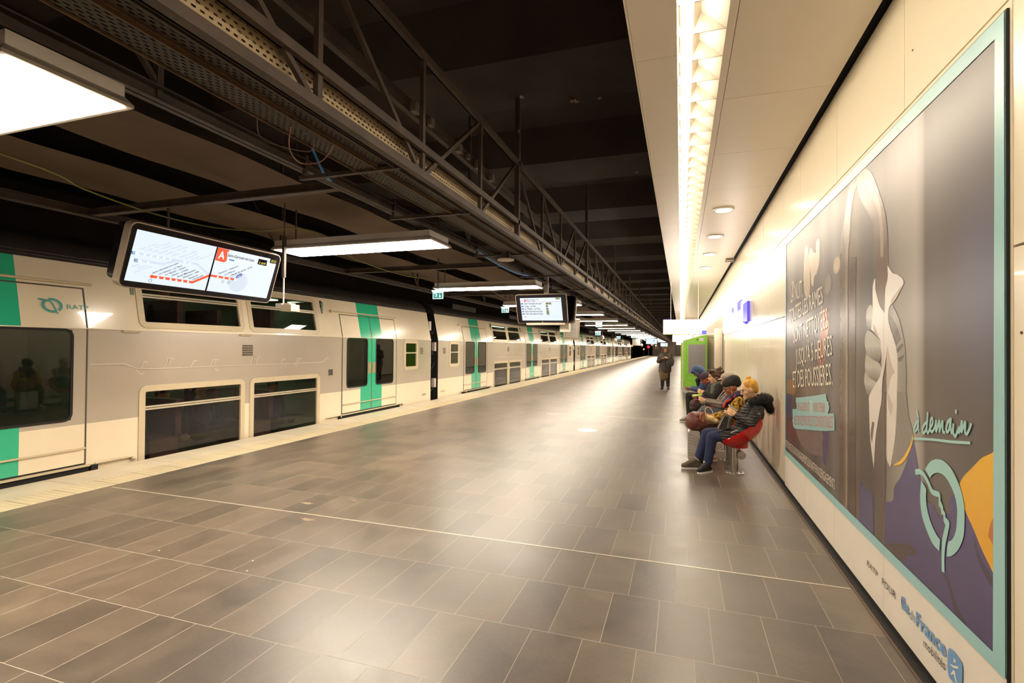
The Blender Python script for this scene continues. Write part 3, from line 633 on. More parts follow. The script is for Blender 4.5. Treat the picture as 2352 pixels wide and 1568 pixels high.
t = thing('ceiling_speaker', 'dark round speaker hanging under the trays above the departures screen', 'speaker', (-2.58, 7.38, 2.99))
b = MB().lathe((-2.58, 7.38, 2.99), [(.0, 0), (.125, 0), (.13, .008), (.13, .02), (0, .02)], 28); b.smooth = True; b.build('speaker_plate', M_fixture, t)
MB().lathe((-2.58, 7.38, 3.01), [(.0, 0), (.075, 0), (.075, .10), (0, .10)], 20).build('speaker_can', M_steel, t)
PO={'outer': [(6.786,2.981),(6.802,0.404),(2.471,0.378),(2.435,2.968)],'art': [(6.732,2.891),(6.75,0.46),(2.537,0.444),(2.515,2.899)],'white_bottom': [(4.083,0.044),(3.025,0.024)],'kick_bottom': [(1.161,3.982),(1.134,3.045)],'tubeA': [(4.123,2.921),(4.331,2.9),(4.463,2.703),(4.561,2.51),(4.589,2.296),(4.592,1.799),(4.597,0.431),(4.401,0.43),(4.397,1.792),(4.394,2.308),(4.355,2.509),(4.267,2.774),(4.055,2.867)],'tubeA2': [(4.354,2.343),(4.365,1.791),(4.37,0.433),(4.212,0.432),(4.226,1.787),(4.211,2.319)],'tubeB': [(4.123,2.928),(3.926,2.839),(3.825,2.733),(3.748,2.625),(3.675,2.514),(3.639,2.41),(3.624,2.285),(3.623,2.163),(3.639,2.091),(3.665,1.992),(3.674,1.883),(3.766,1.932),(3.824,2.022),(3.818,2.093),(3.828,2.303),(3.854,2.416),(3.905,2.515),(4.01,2.609),(4.123,2.717),(4.213,2.855)],'tubeBhi': [(3.989,2.807),(3.865,2.717),(3.777,2.612),(3.73,2.515),(3.702,2.369),(3.702,2.231),(3.738,2.237),(3.748,2.379),(3.782,2.514),(3.844,2.602),(3.947,2.719),(4.055,2.821)],'tubeC': [(3.726,1.39),(3.637,1.397),(3.656,0.874),(3.665,0.448),(3.839,0.454),(3.829,1.067)],'tubeChi': [(3.787,1.152),(3.752,1.273),(3.75,0.454),(3.786,0.457)],'clothR': [(3.624,2.166),(3.548,2.108),(3.476,2.089),(3.399,2.049),(3.391,2.026),(3.444,1.988),(3.524,1.938),(3.59,1.917),(3.615,1.866),(3.598,1.804),(3.54,1.73),(3.494,1.664),(3.475,1.587),(3.481,1.41),(3.491,1.267),(3.517,1.122),(3.58,0.954),(3.636,0.99),(3.64,1.1),(3.637,1.397),(3.636,1.381),(3.641,1.597),(3.627,1.718),(3.695,1.788),(3.673,1.876),(3.659,2.032),(3.624,2.089)],'clothL': [(3.856,2.098),(3.827,2.115),(3.823,2.043),(3.788,1.983),(3.75,1.93),(3.677,1.883),(3.624,1.839),(3.59,1.757),(3.624,1.678),(3.65,1.603),(3.676,1.528),(3.703,1.471),(3.721,1.339),(3.749,1.267),(3.736,1.305),(3.819,1.093),(3.85,0.883),(3.884,0.963),(3.922,1.092),(3.941,1.291),(3.936,1.348),(3.806,1.444),(3.731,1.512),(3.74,1.706),(3.826,1.757),(3.906,1.789),(3.886,1.868),(3.876,1.94),(3.876,2.049)],'foldR': [(3.624,1.678),(3.573,1.585),(3.515,1.521),(3.573,1.486),(3.615,1.396),(3.539,1.324),(3.572,1.254),(3.615,1.316),(3.636,1.415),(3.636,1.549)],'foldL': [(3.866,1.824),(3.807,1.778),(3.75,1.706),(3.694,1.582),(3.721,1.512),(3.731,1.65),(3.778,1.728),(3.846,1.765)],'fold2': [(3.444,1.988),(3.524,1.938),(3.581,1.92),(3.565,1.955),(3.491,1.987),(3.414,2.023)],'fold3': [(3.884,1.185),(3.84,1.184),(3.884,1.042),(3.911,1.094)],'F1': [(3.907,1.95),(3.886,1.934),(3.876,1.882),(3.896,1.796),(3.947,1.779),(3.99,1.822),(4.001,1.89),(3.969,1.933)],'F2': [(3.969,1.78),(3.886,1.766),(3.787,1.728),(3.74,1.706),(3.735,1.602),(3.778,1.573),(3.885,1.592),(3.968,1.612),(4.015,1.665),(4.022,1.725),(4.001,1.762)],'F3': [(4.0,1.623),(3.885,1.592),(3.778,1.573),(3.734,1.553),(3.731,1.491),(3.806,1.448),(3.905,1.46),(3.989,1.485),(4.022,1.536),(4.015,1.589)],'F4': [(4.0,1.511),(3.947,1.472),(3.845,1.453),(3.802,1.445),(3.816,1.38),(3.936,1.348),(3.999,1.372),(4.037,1.437),(4.028,1.483)],'F2s': [(4.011,1.68),(3.885,1.635),(3.749,1.629),(3.749,1.587),(3.778,1.576),(3.885,1.593),(3.968,1.616)],'F3s': [(4.015,1.544),(3.885,1.505),(3.749,1.511),(3.749,1.476),(3.806,1.45),(3.905,1.464),(3.989,1.489)],'F4s': [(4.028,1.408),(3.946,1.391),(3.816,1.415),(3.821,1.379),(3.936,1.349),(3.999,1.374)],'F2d': [(3.979,1.777),(3.896,1.767),(3.797,1.728),(3.846,1.722),(3.906,1.738),(3.958,1.724)],'thumb': [(3.556,1.924),(3.607,1.892),(3.61,1.838),(3.573,1.783),(3.523,1.723),(3.491,1.664),(3.475,1.587),(3.475,1.41),(3.337,1.315),(3.366,1.38),(3.357,1.497),(3.369,1.621),(3.381,1.689),(3.414,1.752),(3.444,1.816),(3.499,1.871),(3.532,1.899)],'thumbs': [(3.59,1.864),(3.54,1.834),(3.475,1.78),(3.429,1.715),(3.475,1.69),(3.494,1.67),(3.54,1.736),(3.59,1.804)],'crease': [(3.491,1.658),(3.414,1.689),(3.391,1.676),(3.452,1.645),(3.491,1.632)],'crease2': [(3.475,1.606),(3.414,1.62),(3.381,1.627),(3.414,1.595),(3.46,1.584)],'cuff': [(3.482,1.41),(3.36,1.42),(3.325,1.288),(3.287,1.234),(3.276,1.189),(3.325,1.108),(3.422,1.027),(3.517,0.983),(3.571,0.967),(3.526,1.12),(3.491,1.267)],'hem': [(3.273,1.206),(3.273,1.164),(3.317,1.096),(3.414,1.012),(3.529,0.975),(3.517,0.986),(3.422,1.033),(3.333,1.11),(3.291,1.161)],'sleeve': [(3.273,1.164),(3.273,1.2),(3.234,1.093),(3.177,0.965),(3.129,0.896),(3.043,0.884),(2.981,0.849),(2.921,0.879),(2.881,0.897),(2.887,0.946),(2.848,1.002),(2.798,1.054),(2.749,0.954),(2.68,0.891),(2.616,0.827),(2.529,0.759),(2.537,0.444),(3.086,0.429),(3.674,0.445),(3.665,0.723),(3.543,0.772),(3.525,0.849),(3.439,0.927),(3.373,1.011),(3.317,1.096)],'sleeve2': [(4.132,0.708),(4.082,0.742),(4.021,0.72),(3.883,0.724),(3.849,0.45),(4.02,0.448),(4.144,0.449)],'sl_dark1': [(3.422,0.559),(3.325,0.588),(3.249,0.589),(3.234,0.569),(3.325,0.528),(3.455,0.449),(3.665,0.452),(3.665,0.47)],'sl_dark2': [(2.938,0.592),(2.893,0.593),(2.84,0.519),(2.758,0.473),(2.726,0.447),(2.758,0.448),(2.823,0.457),(2.875,0.521)],'sl_dark3': [(2.687,0.862),(2.672,0.851),(2.621,0.789),(2.559,0.752),(2.531,0.733),(2.531,0.702),(2.58,0.719),(2.65,0.778)],'jacket': [(2.515,1.28),(2.537,1.247),(2.545,1.24),(2.615,1.207),(2.689,1.15),(2.758,1.096),(2.794,1.055),(2.769,1.007),(2.749,0.954),(2.68,0.891),(2.616,0.827),(2.529,0.759),(2.517,1.101)],'jorange': [(2.516,1.28),(2.533,1.248),(2.529,1.195),(2.519,1.149)],'jorange2': [(2.521,1.003),(2.555,0.953),(2.572,0.898),(2.538,0.876),(2.527,0.856)],'logo1': [(3.124,1.045),(3.069,1.095),(2.999,1.122),(2.933,1.127),(2.864,1.108),(2.81,1.068),(2.769,1.018),(2.748,0.959),(2.747,0.88),(2.759,0.822),(2.8,0.758),(2.854,0.71),(2.904,0.686),(2.89,0.757),(2.854,0.783),(2.821,0.833),(2.811,0.886),(2.81,0.941),(2.826,0.986),(2.865,1.026),(2.921,1.057),(2.981,1.06),(3.037,1.041),(3.071,1.012)],'logo2': [(3.17,0.976),(3.142,0.964),(3.111,0.947),(3.115,0.9),(3.095,0.838),(3.056,0.789),(3.005,0.755),(2.966,0.742),(2.975,0.684),(3.043,0.697),(3.108,0.741),(3.163,0.804),(3.181,0.887)],'logo3': [(3.239,1.019),(3.177,1.033),(3.128,1.023),(3.082,0.995),(3.043,0.965),(3.005,0.967),(2.975,0.968),(2.963,0.954),(2.963,0.931),(2.939,0.911),(2.937,0.895),(2.918,0.886),(2.916,0.867),(2.882,0.858),(2.878,0.842),(2.893,0.797),(2.916,0.732),(2.925,0.665),(2.923,0.601),(2.951,0.6),(2.953,0.677),(2.945,0.756),(2.916,0.829),(2.933,0.847),(2.935,0.872),(2.954,0.869),(2.959,0.891),(2.981,0.902),(2.981,0.943),(3.024,0.937),(3.062,0.942),(3.095,0.973),(3.149,1.003),(3.184,1.004),(3.239,0.989)],'underline': [(3.264,1.184),(3.043,1.216),(2.864,1.237),(2.7,1.26),(2.697,1.248),(2.864,1.224),(3.043,1.204),(3.257,1.171)],'banner': [(6.183,1.127),(5.579,1.196),(4.977,1.273),(4.971,1.233),(4.947,1.227),(4.953,1.21),(4.904,1.211),(4.909,1.187),(4.883,1.182),(4.883,1.154),(4.932,1.108),(4.745,1.132),(4.737,1.097),(4.724,1.092),(4.723,0.996),(5.096,0.936),(5.732,0.851),(6.285,0.789),(6.36,0.86),(6.331,0.891),(6.372,0.983),(6.144,1.011),(6.154,1.066),(6.187,1.078)],'blob1': [(5.838,2.581),(5.625,2.582),(5.598,2.622),(5.542,2.628),(5.486,2.602),(5.46,2.573),(5.216,2.537),(5.23,2.44),(5.333,2.349),(5.395,2.349),(5.441,2.245),(5.516,2.286),(5.556,2.436),(5.582,2.31),(5.555,2.242),(5.655,2.154),(5.797,2.219),(5.843,2.394)],'blob2': [(5.737,2.694),(5.66,2.659),(5.666,2.602),(5.747,2.576),(5.809,2.619),(5.795,2.684)],'blob3': [(5.276,2.666),(5.211,2.626),(5.216,2.559),(5.275,2.536),(5.35,2.561),(5.336,2.644)],'blob4': [(4.653,2.401),(4.595,2.377),(4.594,2.272),(4.709,2.262),(4.78,2.299),(4.764,2.386)],'blob5': [(6.362,2.422),(6.282,2.379),(6.281,2.287),(6.405,2.338),(6.46,2.392)],'blob6': [(4.941,2.294),(4.828,2.244),(4.828,2.153),(4.915,2.127),(5.019,2.153),(5.047,2.258)],'red1': [(5.045,2.01),(4.94,2.009),(4.908,1.844),(4.951,1.775),(5.016,1.69),(5.042,1.559),(5.237,1.503),(5.239,1.668),(5.205,1.819),(5.155,1.943)],'yel1': [(4.991,1.919),(4.918,1.901),(4.908,1.844),(4.951,1.782),(5.017,1.791)],'pur1': [(5.391,1.848),(5.211,1.826),(5.216,1.759),(5.39,1.762)],'pur2': [(5.043,1.755),(4.958,1.711),(4.968,1.575),(5.042,1.559)],'red2': [(5.33,1.609),(5.054,1.612),(5.1,1.479),(5.228,1.465)],'pur3': [(6.737,1.123),(6.414,1.13),(6.463,0.868),(6.722,0.812)],'red3': [(6.733,0.833),(6.361,0.881),(6.211,0.685),(6.282,0.559),(6.741,0.574)],'pur4': [(5.096,0.935),(4.916,0.96),(4.944,0.818),(5.002,0.645),(5.094,0.666)],'or1': [(6.739,1.258),(6.521,1.315),(6.218,1.27),(6.217,1.157),(6.738,1.135)],'lt1': [(6.212,0.778),(5.096,0.931),(5.125,0.701),(5.574,0.655),(5.982,0.675)],'strokes': [[(3.22,1.335),(3.212,1.316),(3.198,1.301)],[(3.202,1.284),(3.231,1.26),(3.252,1.229),(3.246,1.215),(3.22,1.234),(3.202,1.266),(3.199,1.282),(3.202,1.24),(3.194,1.227)],[(3.105,1.289),(3.132,1.27),(3.152,1.244),(3.142,1.226),(3.115,1.247),(3.099,1.286),(3.095,1.336),(3.101,1.286),(3.105,1.248),(3.092,1.235),(3.071,1.26),(3.043,1.288),(3.043,1.314),(3.061,1.307),(3.07,1.272),(3.062,1.25),(3.04,1.252),(3.015,1.28),(3.005,1.308),(3.006,1.256),(2.986,1.29),(2.971,1.311),(2.973,1.261),(2.954,1.295),(2.94,1.313),(2.94,1.269),(2.921,1.263)],[(2.867,1.333),(2.892,1.316),(2.906,1.284),(2.898,1.269),(2.879,1.286),(2.864,1.337),(2.864,1.296),(2.857,1.273),(2.844,1.294),(2.84,1.314),(2.842,1.277),(2.824,1.262),(2.807,1.283),(2.789,1.308)],[(2.818,1.38),(2.815,1.369)],[(2.793,1.282),(2.776,1.309),(2.766,1.338),(2.772,1.291),(2.756,1.313),(2.738,1.338),(2.74,1.296),(2.726,1.289),(2.708,1.309),(2.692,1.337)]],'fig': [[(2.839,0.253),(2.82,0.253),(2.824,0.238),(2.841,0.234)],[(2.867,0.21),(2.841,0.217),(2.799,0.238),(2.803,0.224),(2.845,0.206),(2.867,0.204)],[(2.841,0.197),(2.828,0.198),(2.82,0.173),(2.807,0.16),(2.82,0.152),(2.837,0.18),(2.871,0.159)]],'hex': [(2.889,0.262),(2.867,0.28),(2.79,0.277),(2.77,0.267),(2.765,0.249),(2.766,0.198),(2.778,0.16),(2.807,0.14),(2.845,0.14),(2.88,0.14),(2.893,0.159),(2.896,0.211)],'texts': [('LA NUIT,',(6.449,2.183),(5.863,2.195),(6.474,2.365),'c'),('TOUTES LES RAMES',(6.515,1.948),(5.086,2.063),(6.55,2.108),'c'),('SONT NETTOYÉES',(6.309,1.716),(4.933,1.838),(6.32,1.892),'c'),("JUSQU'À 5 HEURES",(6.178,1.48),(4.795,1.606),(6.197,1.651),'c'),('ET DES POUSSIÈRES.',(6.325,1.227),(4.785,1.363),(6.347,1.409),'c'),('ENGAGEMENT',(6.089,1.002),(5.585,1.052),(6.099,1.087),'r'),('6',(5.533,1.069),(5.481,1.075),(5.533,1.139),'c'),('MAINTENIR',(5.413,1.066),(5.011,1.107),(5.413,1.154),'r'),('DES ESPACES PROPRES ET CONFORTABLES',(6.261,0.826),(4.777,1.007),(6.262,0.927),'r'),('RETROUVEZ TOUS NOS ENGAGEMENTS SUR RATP.FR/NOSENGAGEMENTS',(6.729,0.5),(4.715,0.518),(6.73,0.582),'c'),('RATP',(3.97,0.216),(3.778,0.214),(3.966,0.252),'k'),('POUR',(3.706,0.205),(3.497,0.208),(3.703,0.248),'k'),('île',(3.422,0.201),(3.321,0.208),(3.418,0.273),'b'),('de',(3.311,0.197),(3.237,0.204),(3.308,0.253),'b2'),('France',(3.228,0.201),(2.913,0.211),(3.226,0.275),'b'),('mobilités',(3.141,0.138),(2.918,0.147),(3.139,0.183),'k')],'bands': [(1807,6.708),(1850,5.761),(1880,5.253),(1905,4.897),(1925,4.648),(1950,4.374),(1975,4.132),(2000,3.918),(2050,3.556),(2062,3.481),(2100,3.262),(2112,3.199),(2122,3.149),(2200,2.811),(2288,2.518)]}
SC1={'active': [(-0.9645,0.2727),(0.9613,0.273),(0.9478,-0.2812),(-0.9762,-0.2738)],'red1': [(-0.7055,-0.1955),(-0.2159,-0.1979),(-0.0217,-0.0865)],'red2': [(-0.0061,-0.0843),(0.3608,-0.0869)],'dots': [(-0.6335,-0.1987),(-0.5611,-0.1995),(-0.4883,-0.1986),(-0.418,-0.1992),(-0.3453,-0.1988),(-0.2728,-0.1987),(0.0993,-0.0872),(0.1879,-0.0879),(0.2741,-0.0883)],'start': (-0.7055,-0.1955),'now': (0.3608,-0.0869),'rings': [(-0.7098,-0.2426),(0.1867,-0.1357),(0.2715,-0.1358)],'grey': [[(-0.9111,0.0284),(-0.2193,0.0246),(-0.0235,-0.0799)],[(-0.8663,-0.0438),(-0.6117,-0.0401),(-0.4635,0.0253)]],'gdots': [(-0.9067,0.0267),(-0.8308,0.0262),(-0.7605,0.0261),(-0.6892,0.0259),(-0.617,0.0255),(-0.5465,0.0245),(-0.373,0.0251),(-0.304,0.0228),(-0.8587,-0.0485),(-0.7775,-0.0484)],'div': [(-0.0157,0.2724),(0.003,0.2722),(-0.0064,-0.2792),(-0.03,-0.2789)],'A': [(0.0033,0.2712),(0.1667,0.2705),(0.1706,0.2492),(0.1483,0.235),(0.1649,0.1581),(0.1645,0.128),(0.14,0.1058),(0.1238,0.1031),(0.0048,0.1105)],'boxes': [[(-0.9722,0.0419),(-0.9358,0.0421),(-0.9349,0.0097),(-0.9703,0.0091)],[(-0.9273,-0.0308),(-0.8903,-0.031),(-0.8885,-0.0671),(-0.9259,-0.0649)],[(0.196,0.1585),(0.2734,0.1588),(0.2752,0.1407),(0.1986,0.1418)]],'black': [[(0.6437,0.2398),(0.7923,0.2406),(0.7998,0.1628),(0.6438,0.1647)],[(0.8397,0.2741),(0.9613,0.273),(0.9617,0.2158),(0.8408,0.2158)]],'pill': [(0.3584,-0.0665),(0.3692,-0.0338),(0.4195,0.0026),(0.4456,-0.002),(0.4443,-0.0263),(0.3846,-0.0649)],'disc': [(0.4108,-0.1115),0],'paris': (0.4022,-0.2383),'texts': [('Saint-Germain-en-Laye',(-0.7078,-0.1678),(-0.4456,-0.0081),(-0.7076,-0.1468),'k'),('Le Vésinet - Le Pecq',(-0.6339,-0.1677),(-0.3967,-0.0322),(-0.6337,-0.1464),'k'),('Le Vésinet - Centre',(-0.5611,-0.1662),(-0.3458,-0.0426),(-0.561,-0.1446),'k'),('Chatou - Croissy',(-0.4897,-0.1669),(-0.307,-0.0599),(-0.4896,-0.1451),'k'),('Rueil-Malmaison',(-0.419,-0.169),(-0.2182,-0.0557),(-0.4189,-0.1469),'k'),('Nanterre - Ville',(-0.3473,-0.1684),(-0.1691,-0.0674),(-0.3473,-0.146),'k'),('Nanterre',(-0.2761,-0.1708),(-0.1728,-0.111),(-0.276,-0.1482),'k'),('Université',(-0.2249,-0.1753),(-0.1016,-0.1057),(-0.2249,-0.1525),'k'),('Nanterre - Préfecture',(0.0992,-0.0553),(0.3525,0.0827),(0.0991,-0.0334),'k'),('La Défense',(0.1872,-0.0577),(0.3183,0.0156),(0.1871,-0.0355),'k'),('Charles de Gaulle - Étoile',(0.2739,-0.0556),(0.573,0.1072),(0.2738,-0.0331),'k'),('Auber',(0.3776,-0.0617),(0.4354,-0.0213),(0.3774,-0.041),'w'),('Cergy - Le Haut',(-0.9075,0.0584),(-0.7311,0.1569),(-0.9073,0.0819),'g'),('Cergy - St-Christophe',(-0.8364,0.0575),(-0.5898,0.1988),(-0.8362,0.0814),'g'),('Cergy - Préfecture',(-0.7649,0.0555),(-0.5576,0.1787),(-0.7647,0.0797),'g'),('Neuville - Université',(-0.6921,0.0559),(-0.4548,0.1947),(-0.6919,0.0804),'g'),("Conflans - Fin d'Oise",(-0.6213,0.0539),(-0.3802,0.1912),(-0.6211,0.0787),'g'),('Achères - Ville',(-0.5459,0.0514),(-0.3818,0.145),(-0.5458,0.0765),'g'),('Maisons-Laffitte',(-0.4476,0.0553),(-0.2565,0.164),(-0.4475,0.0808),'g'),('Sartrouville',(-0.3752,0.0524),(-0.2385,0.1344),(-0.3751,0.0782),'g'),('Houilles',(-0.302,0.053),(-0.207,0.1118),(-0.3019,0.0791),'g'),('Carrières-sur-Seine',(-0.2512,0.0495),(-0.0161,0.1848),(-0.2511,0.0758),'g'),('Poissy',(-0.9349,-0.1311),(-0.8677,-0.0907),(-0.9346,-0.1075),'g'),('Achères',(-0.8731,-0.1383),(-0.7813,-0.0896),(-0.8729,-0.1145),'g'),('Grand Cormier',(-0.898,-0.1887),(-0.7304,-0.0901),(-0.8977,-0.165),'g'),('A',(0.0349,0.1402),(0.1237,0.1429),(0.0347,0.2334),'w'),('Saint-Germain-en-Laye',(0.1599,0.1872),(0.5775,0.1878),(0.1598,0.2232),'k'),('à quai',(0.6667,0.176),(0.7764,0.1799),(0.6664,0.2126),'y'),('09:22',(0.8597,0.2267),(0.9492,0.2272),(0.8592,0.2643),'y'),('3',(-0.9589,0.0178),(-0.9431,0.0182),(-0.9586,0.0395),'w'),('21',(-0.9163,-0.0583),(-0.8953,-0.0589),(-0.916,-0.0364),'w'),('PARIS',(0.4031,-0.2413),(0.4684,-0.2414),(0.403,-0.2245),'g')]}
SC2={'active': [(-0.5144,0.2765),(0.4941,0.2717),(0.5056,-0.2917),(-0.502,-0.2827)],'head': [(-0.5038,0.1875),(0.4961,0.172)],'logo': [(-0.4198,0.2435),(-0.361,0.2461),(-0.3587,0.1902),(-0.4175,0.1876)],'box0': [(-0.4921,0.2452),(-0.4313,0.2457),(-0.4304,0.1956),(-0.4895,0.193)],'rows': [(-0.5046,0.1216),(-0.4976,0.0553),(-0.494,-0.0072),(-0.4907,-0.0718),(-0.4891,-0.1347)],'blk': [[(0.1158,0.1515),(0.2485,0.1507),(0.2487,0.1051),(0.1158,0.1057)],[(0.1162,0.0885),(0.1638,0.0876),(0.1638,0.0417),(0.1162,0.0425)],[(0.1205,0.0252),(0.17,0.0243),(0.17,-0.0217),(0.1204,-0.0209)],[(0.1193,-0.0344),(0.1803,-0.0353),(0.1797,-0.0892),(0.1186,-0.0883)],[(0.122,-0.0942),(0.1831,-0.095),(0.1827,-0.1472),(0.1215,-0.1464)],[(0.3668,0.2672),(0.4639,0.2668),(0.4647,0.2273),(0.3675,0.2276)]],'texts': [('Saint-Germain-en-Laye',(-0.4201,0.1219),(0.0135,0.1173),(-0.4155,0.1682),'k'),('Cergy - Le Haut',(-0.4149,0.0558),(-0.1306,0.0546),(-0.4103,0.1023),'k'),('Le Vésinet - Le Pecq',(-0.4134,-0.0085),(-0.0322,-0.0108),(-0.4088,0.0382),'k'),('Saint-Germain-en-Laye',(-0.4099,-0.073),(0.0199,-0.0753),(-0.4053,-0.0262),'k'),('Saint-Germain-en-Laye',(-0.4063,-0.1358),(0.0242,-0.1374),(-0.4016,-0.0888),'k'),('à quai',(0.1278,0.1131),(0.2341,0.113),(0.1304,0.1436),'y'),('3',(0.1321,0.0499),(0.1492,0.0496),(0.1346,0.0805),'y'),('8',(0.1363,-0.0135),(0.1535,-0.0138),(0.1389,0.0172),'y'),('14',(0.1272,-0.0769),(0.1692,-0.0775),(0.1298,-0.0461),'y'),('20',(0.1299,-0.1368),(0.172,-0.1374),(0.1325,-0.1059),'y'),('9:22',(0.3795,0.2368),(0.4543,0.237),(0.3815,0.2631),'y'),('Saint-Germain-en-Laye',(-0.3434,0.2264),(-0.0576,0.2239),(-0.3408,0.2533),'k'),('Poissy - Cergy',(-0.3466,0.1938),(-0.1411,0.1932),(-0.344,0.2207),'k'),('A',(-0.4049,0.197),(-0.3735,0.1982),(-0.4014,0.2316),'w'),('RER',(-0.4862,0.2064),(-0.4371,0.2073),(-0.4839,0.2295),'k')]}
# ================================================================ POSTER (flat print on the wall)
PX = 1.19
def pf(layer):
    return lambda y, z: (PX-.0006-.00005*layer, y, z)
def inkm(name, col, rough=.26, var=.05, scale=6.): return pm('ink '+name, col, rough, var=var, scale=scale, spec=.6)
po = thing('billboard', 'huge framed advertising billboard of a gloved hand gripping a pole, on the cream wall', 'billboard', (PX+.01, 4.62, .03))
MB().box(PX+.001, PX+.012, 2.448, 6.80, .035, 2.98).build('backing_panel', M_black, po)
MB().box(PX+.0001, PX+.010, 2.455, 6.80, .035, .42).build('white_strip', inkm('white', lin(236, 226, 210), .35, .02), po)
MB().box(PX-.0, PX+.010, 2.455, 6.795, .392, 2.972).build('teal_border', inkm('teal', lin(156, 202, 202), .28, .02), po)
# artwork background: blurred upright bands of a train interior
def artmat():
    m, nt, b = newmat('printed blurred train interior')
    g = nt.nodes.new('ShaderNodeNewGeometry'); sp = nt.nodes.new('ShaderNodeSeparateXYZ'); nt.links.new(g.outputs['Position'], sp.inputs[0])
    ns = nt.nodes.new('ShaderNodeTexNoise'); ns.inputs['Scale'].default_value = .8; nt.links.new(g.outputs['Position'], ns.inputs['Vector'])
    mr = nt.nodes.new('ShaderNodeMapRange'); mr.inputs['From Min'].default_value = 2.5; mr.inputs['From Max'].default_value = 6.75
    nt.links.new(sp.outputs[1], mr.inputs['Value'])
    cr = nt.nodes.new('ShaderNodeValToRGB'); els = cr.color_ramp.elements
    bands = [(2.5, (92, 82, 74)), (3.02, (104, 94, 86)), (3.13, (98, 86, 76)), (3.17, (150, 140, 128)), (3.24, (172, 164, 152)), (3.46, (150, 142, 130)), (3.7, (110, 98, 86)), (3.9, (80, 70, 60)), (4.1, (88, 76, 64)), (4.2, (112, 92, 74)), (4.34, (104, 84, 68)), (4.5, (82, 72, 66)), (4.75, (120, 112, 106)), (4.9, (96, 88, 84)), (5.1, (116, 104, 96)), (5.3, (88, 78, 76)), (5.7, (112, 98, 88)), (6.1, (84, 72, 68)), (6.4, (104, 88, 78)), (6.72, (82, 72, 76))]
    while len(els) < len(bands): els.new(.5)
    for e, (y, c) in zip(els, bands): e.position = (y-2.5)/4.25
    for e, (y, c) in zip(els, bands): e.color = lin(*c)
    nt.links.new(mr.outputs[0], cr.inputs[0])
    # cooler tint growing upwards, plus a soft bluish patch at the near end
    m2 = nt.nodes.new('ShaderNodeMapRange'); m2.interpolation_type = 'SMOOTHSTEP'; m2.inputs['From Min'].default_value = .9; m2.inputs['From Max'].default_value = 2.0
    nt.links.new(sp.outputs[2], m2.inputs['Value'])
    mx = nt.nodes.new('ShaderNodeMix'); mx.data_type = 'RGBA'; mx.blend_type = 'MULTIPLY'
    nt.links.new(cr.outputs[0], mx.inputs[6]); mx.inputs[7].default_value = (1., .985, 1.05, 1); nt.links.new(m2.outputs[0], mx.inputs[0])
    vd = nt.nodes.new('ShaderNodeVectorMath'); vd.operation = 'DISTANCE'; vd.inputs[1].default_value = (0, 2.62, 1.0)
    sc_ = nt.nodes.new('ShaderNodeVectorMath'); sc_.operation = 'MULTIPLY'; sc_.inputs[1].default_value = (0, 1, .52); nt.links.new(g.outputs['Position'], sc_.inputs[0]); nt.links.new(sc_.outputs[0], vd.inputs[0])
    m3 = nt.nodes.new('ShaderNodeMapRange'); m3.interpolation_type = 'SMOOTHSTEP'; m3.inputs['From Min'].default_value = .02; m3.inputs['From Max'].default_value = .40; m3.inputs['To Min'].default_value = .6; m3.inputs['To Max'].default_value = 0
    nt.links.new(vd.outputs['Value'], m3.inputs['Value'])
    mb_ = nt.nodes.new('ShaderNodeMix'); mb_.data_type = 'RGBA'; nt.links.new(m3.outputs[0], mb_.inputs[0]); nt.links.new(mx.outputs[2], mb_.inputs[6]); mb_.inputs[7].default_value = lin(112, 112, 140)
    nt.links.new(mb_.outputs[2], b.inputs['Base Color']); b.inputs['Roughness'].default_value = .31; b.inputs['Specular IOR Level'].default_value = .5
    return m
b = MB(); b.add([(PX-.0006, y, z) for y, z in [(6.745, 2.895), (6.745, .455), (2.535, .455), (2.52, 2.9)]], [(0, 1, 2, 3)]); b.build('printed_photo', artmat(), po)
def gradmat(name, c0, c1, y0, y1, axis=1, rough=.26, mid=None):
    m, nt, b = newmat('ink '+name)
    g = nt.nodes.new('ShaderNodeNewGeometry'); sp = nt.nodes.new('ShaderNodeSeparateXYZ'); nt.links.new(g.outputs['Position'], sp.inputs[0])
    ns = nt.nodes.new('ShaderNodeTexNoise'); ns.inputs['Scale'].default_value = 7; ns.inputs['Detail'].default_value = 6; nt.links.new(g.outputs['Position'], ns.inputs['Vector'])
    mr = nt.nodes.new('ShaderNodeMapRange'); mr.inputs['From Min'].default_value = y0; mr.inputs['From Max'].default_value = y1
    nt.links.new(sp.outputs[axis], mr.inputs['Value'])
    ad = nt.nodes.new('ShaderNodeMath'); ad.operation = 'ADD'; nt.links.new(mr.outputs[0], ad.inputs[0])
    ml = nt.nodes.new('ShaderNodeMath'); ml.operation = 'MULTIPLY_ADD'; ml.inputs[1].default_value = .3; ml.inputs[2].default_value = -.15; nt.links.new(ns.outputs['Fac'], ml.inputs[0]); nt.links.new(ml.outputs[0], ad.inputs[1])
    cr = nt.nodes.new('ShaderNodeValToRGB'); cr.color_ramp.elements[0].color = c0; cr.color_ramp.elements[1].color = c1
    if mid: e = cr.color_ramp.elements.new(.5); e.color = mid
    nt.links.new(ad.outputs[0], cr.inputs[0]); nt.links.new(cr.outputs[0], b.inputs['Base Color']); b.inputs['Roughness'].default_value = rough; b.inputs['Specular IOR Level'].default_value = .6
    return m
LAY = [3]
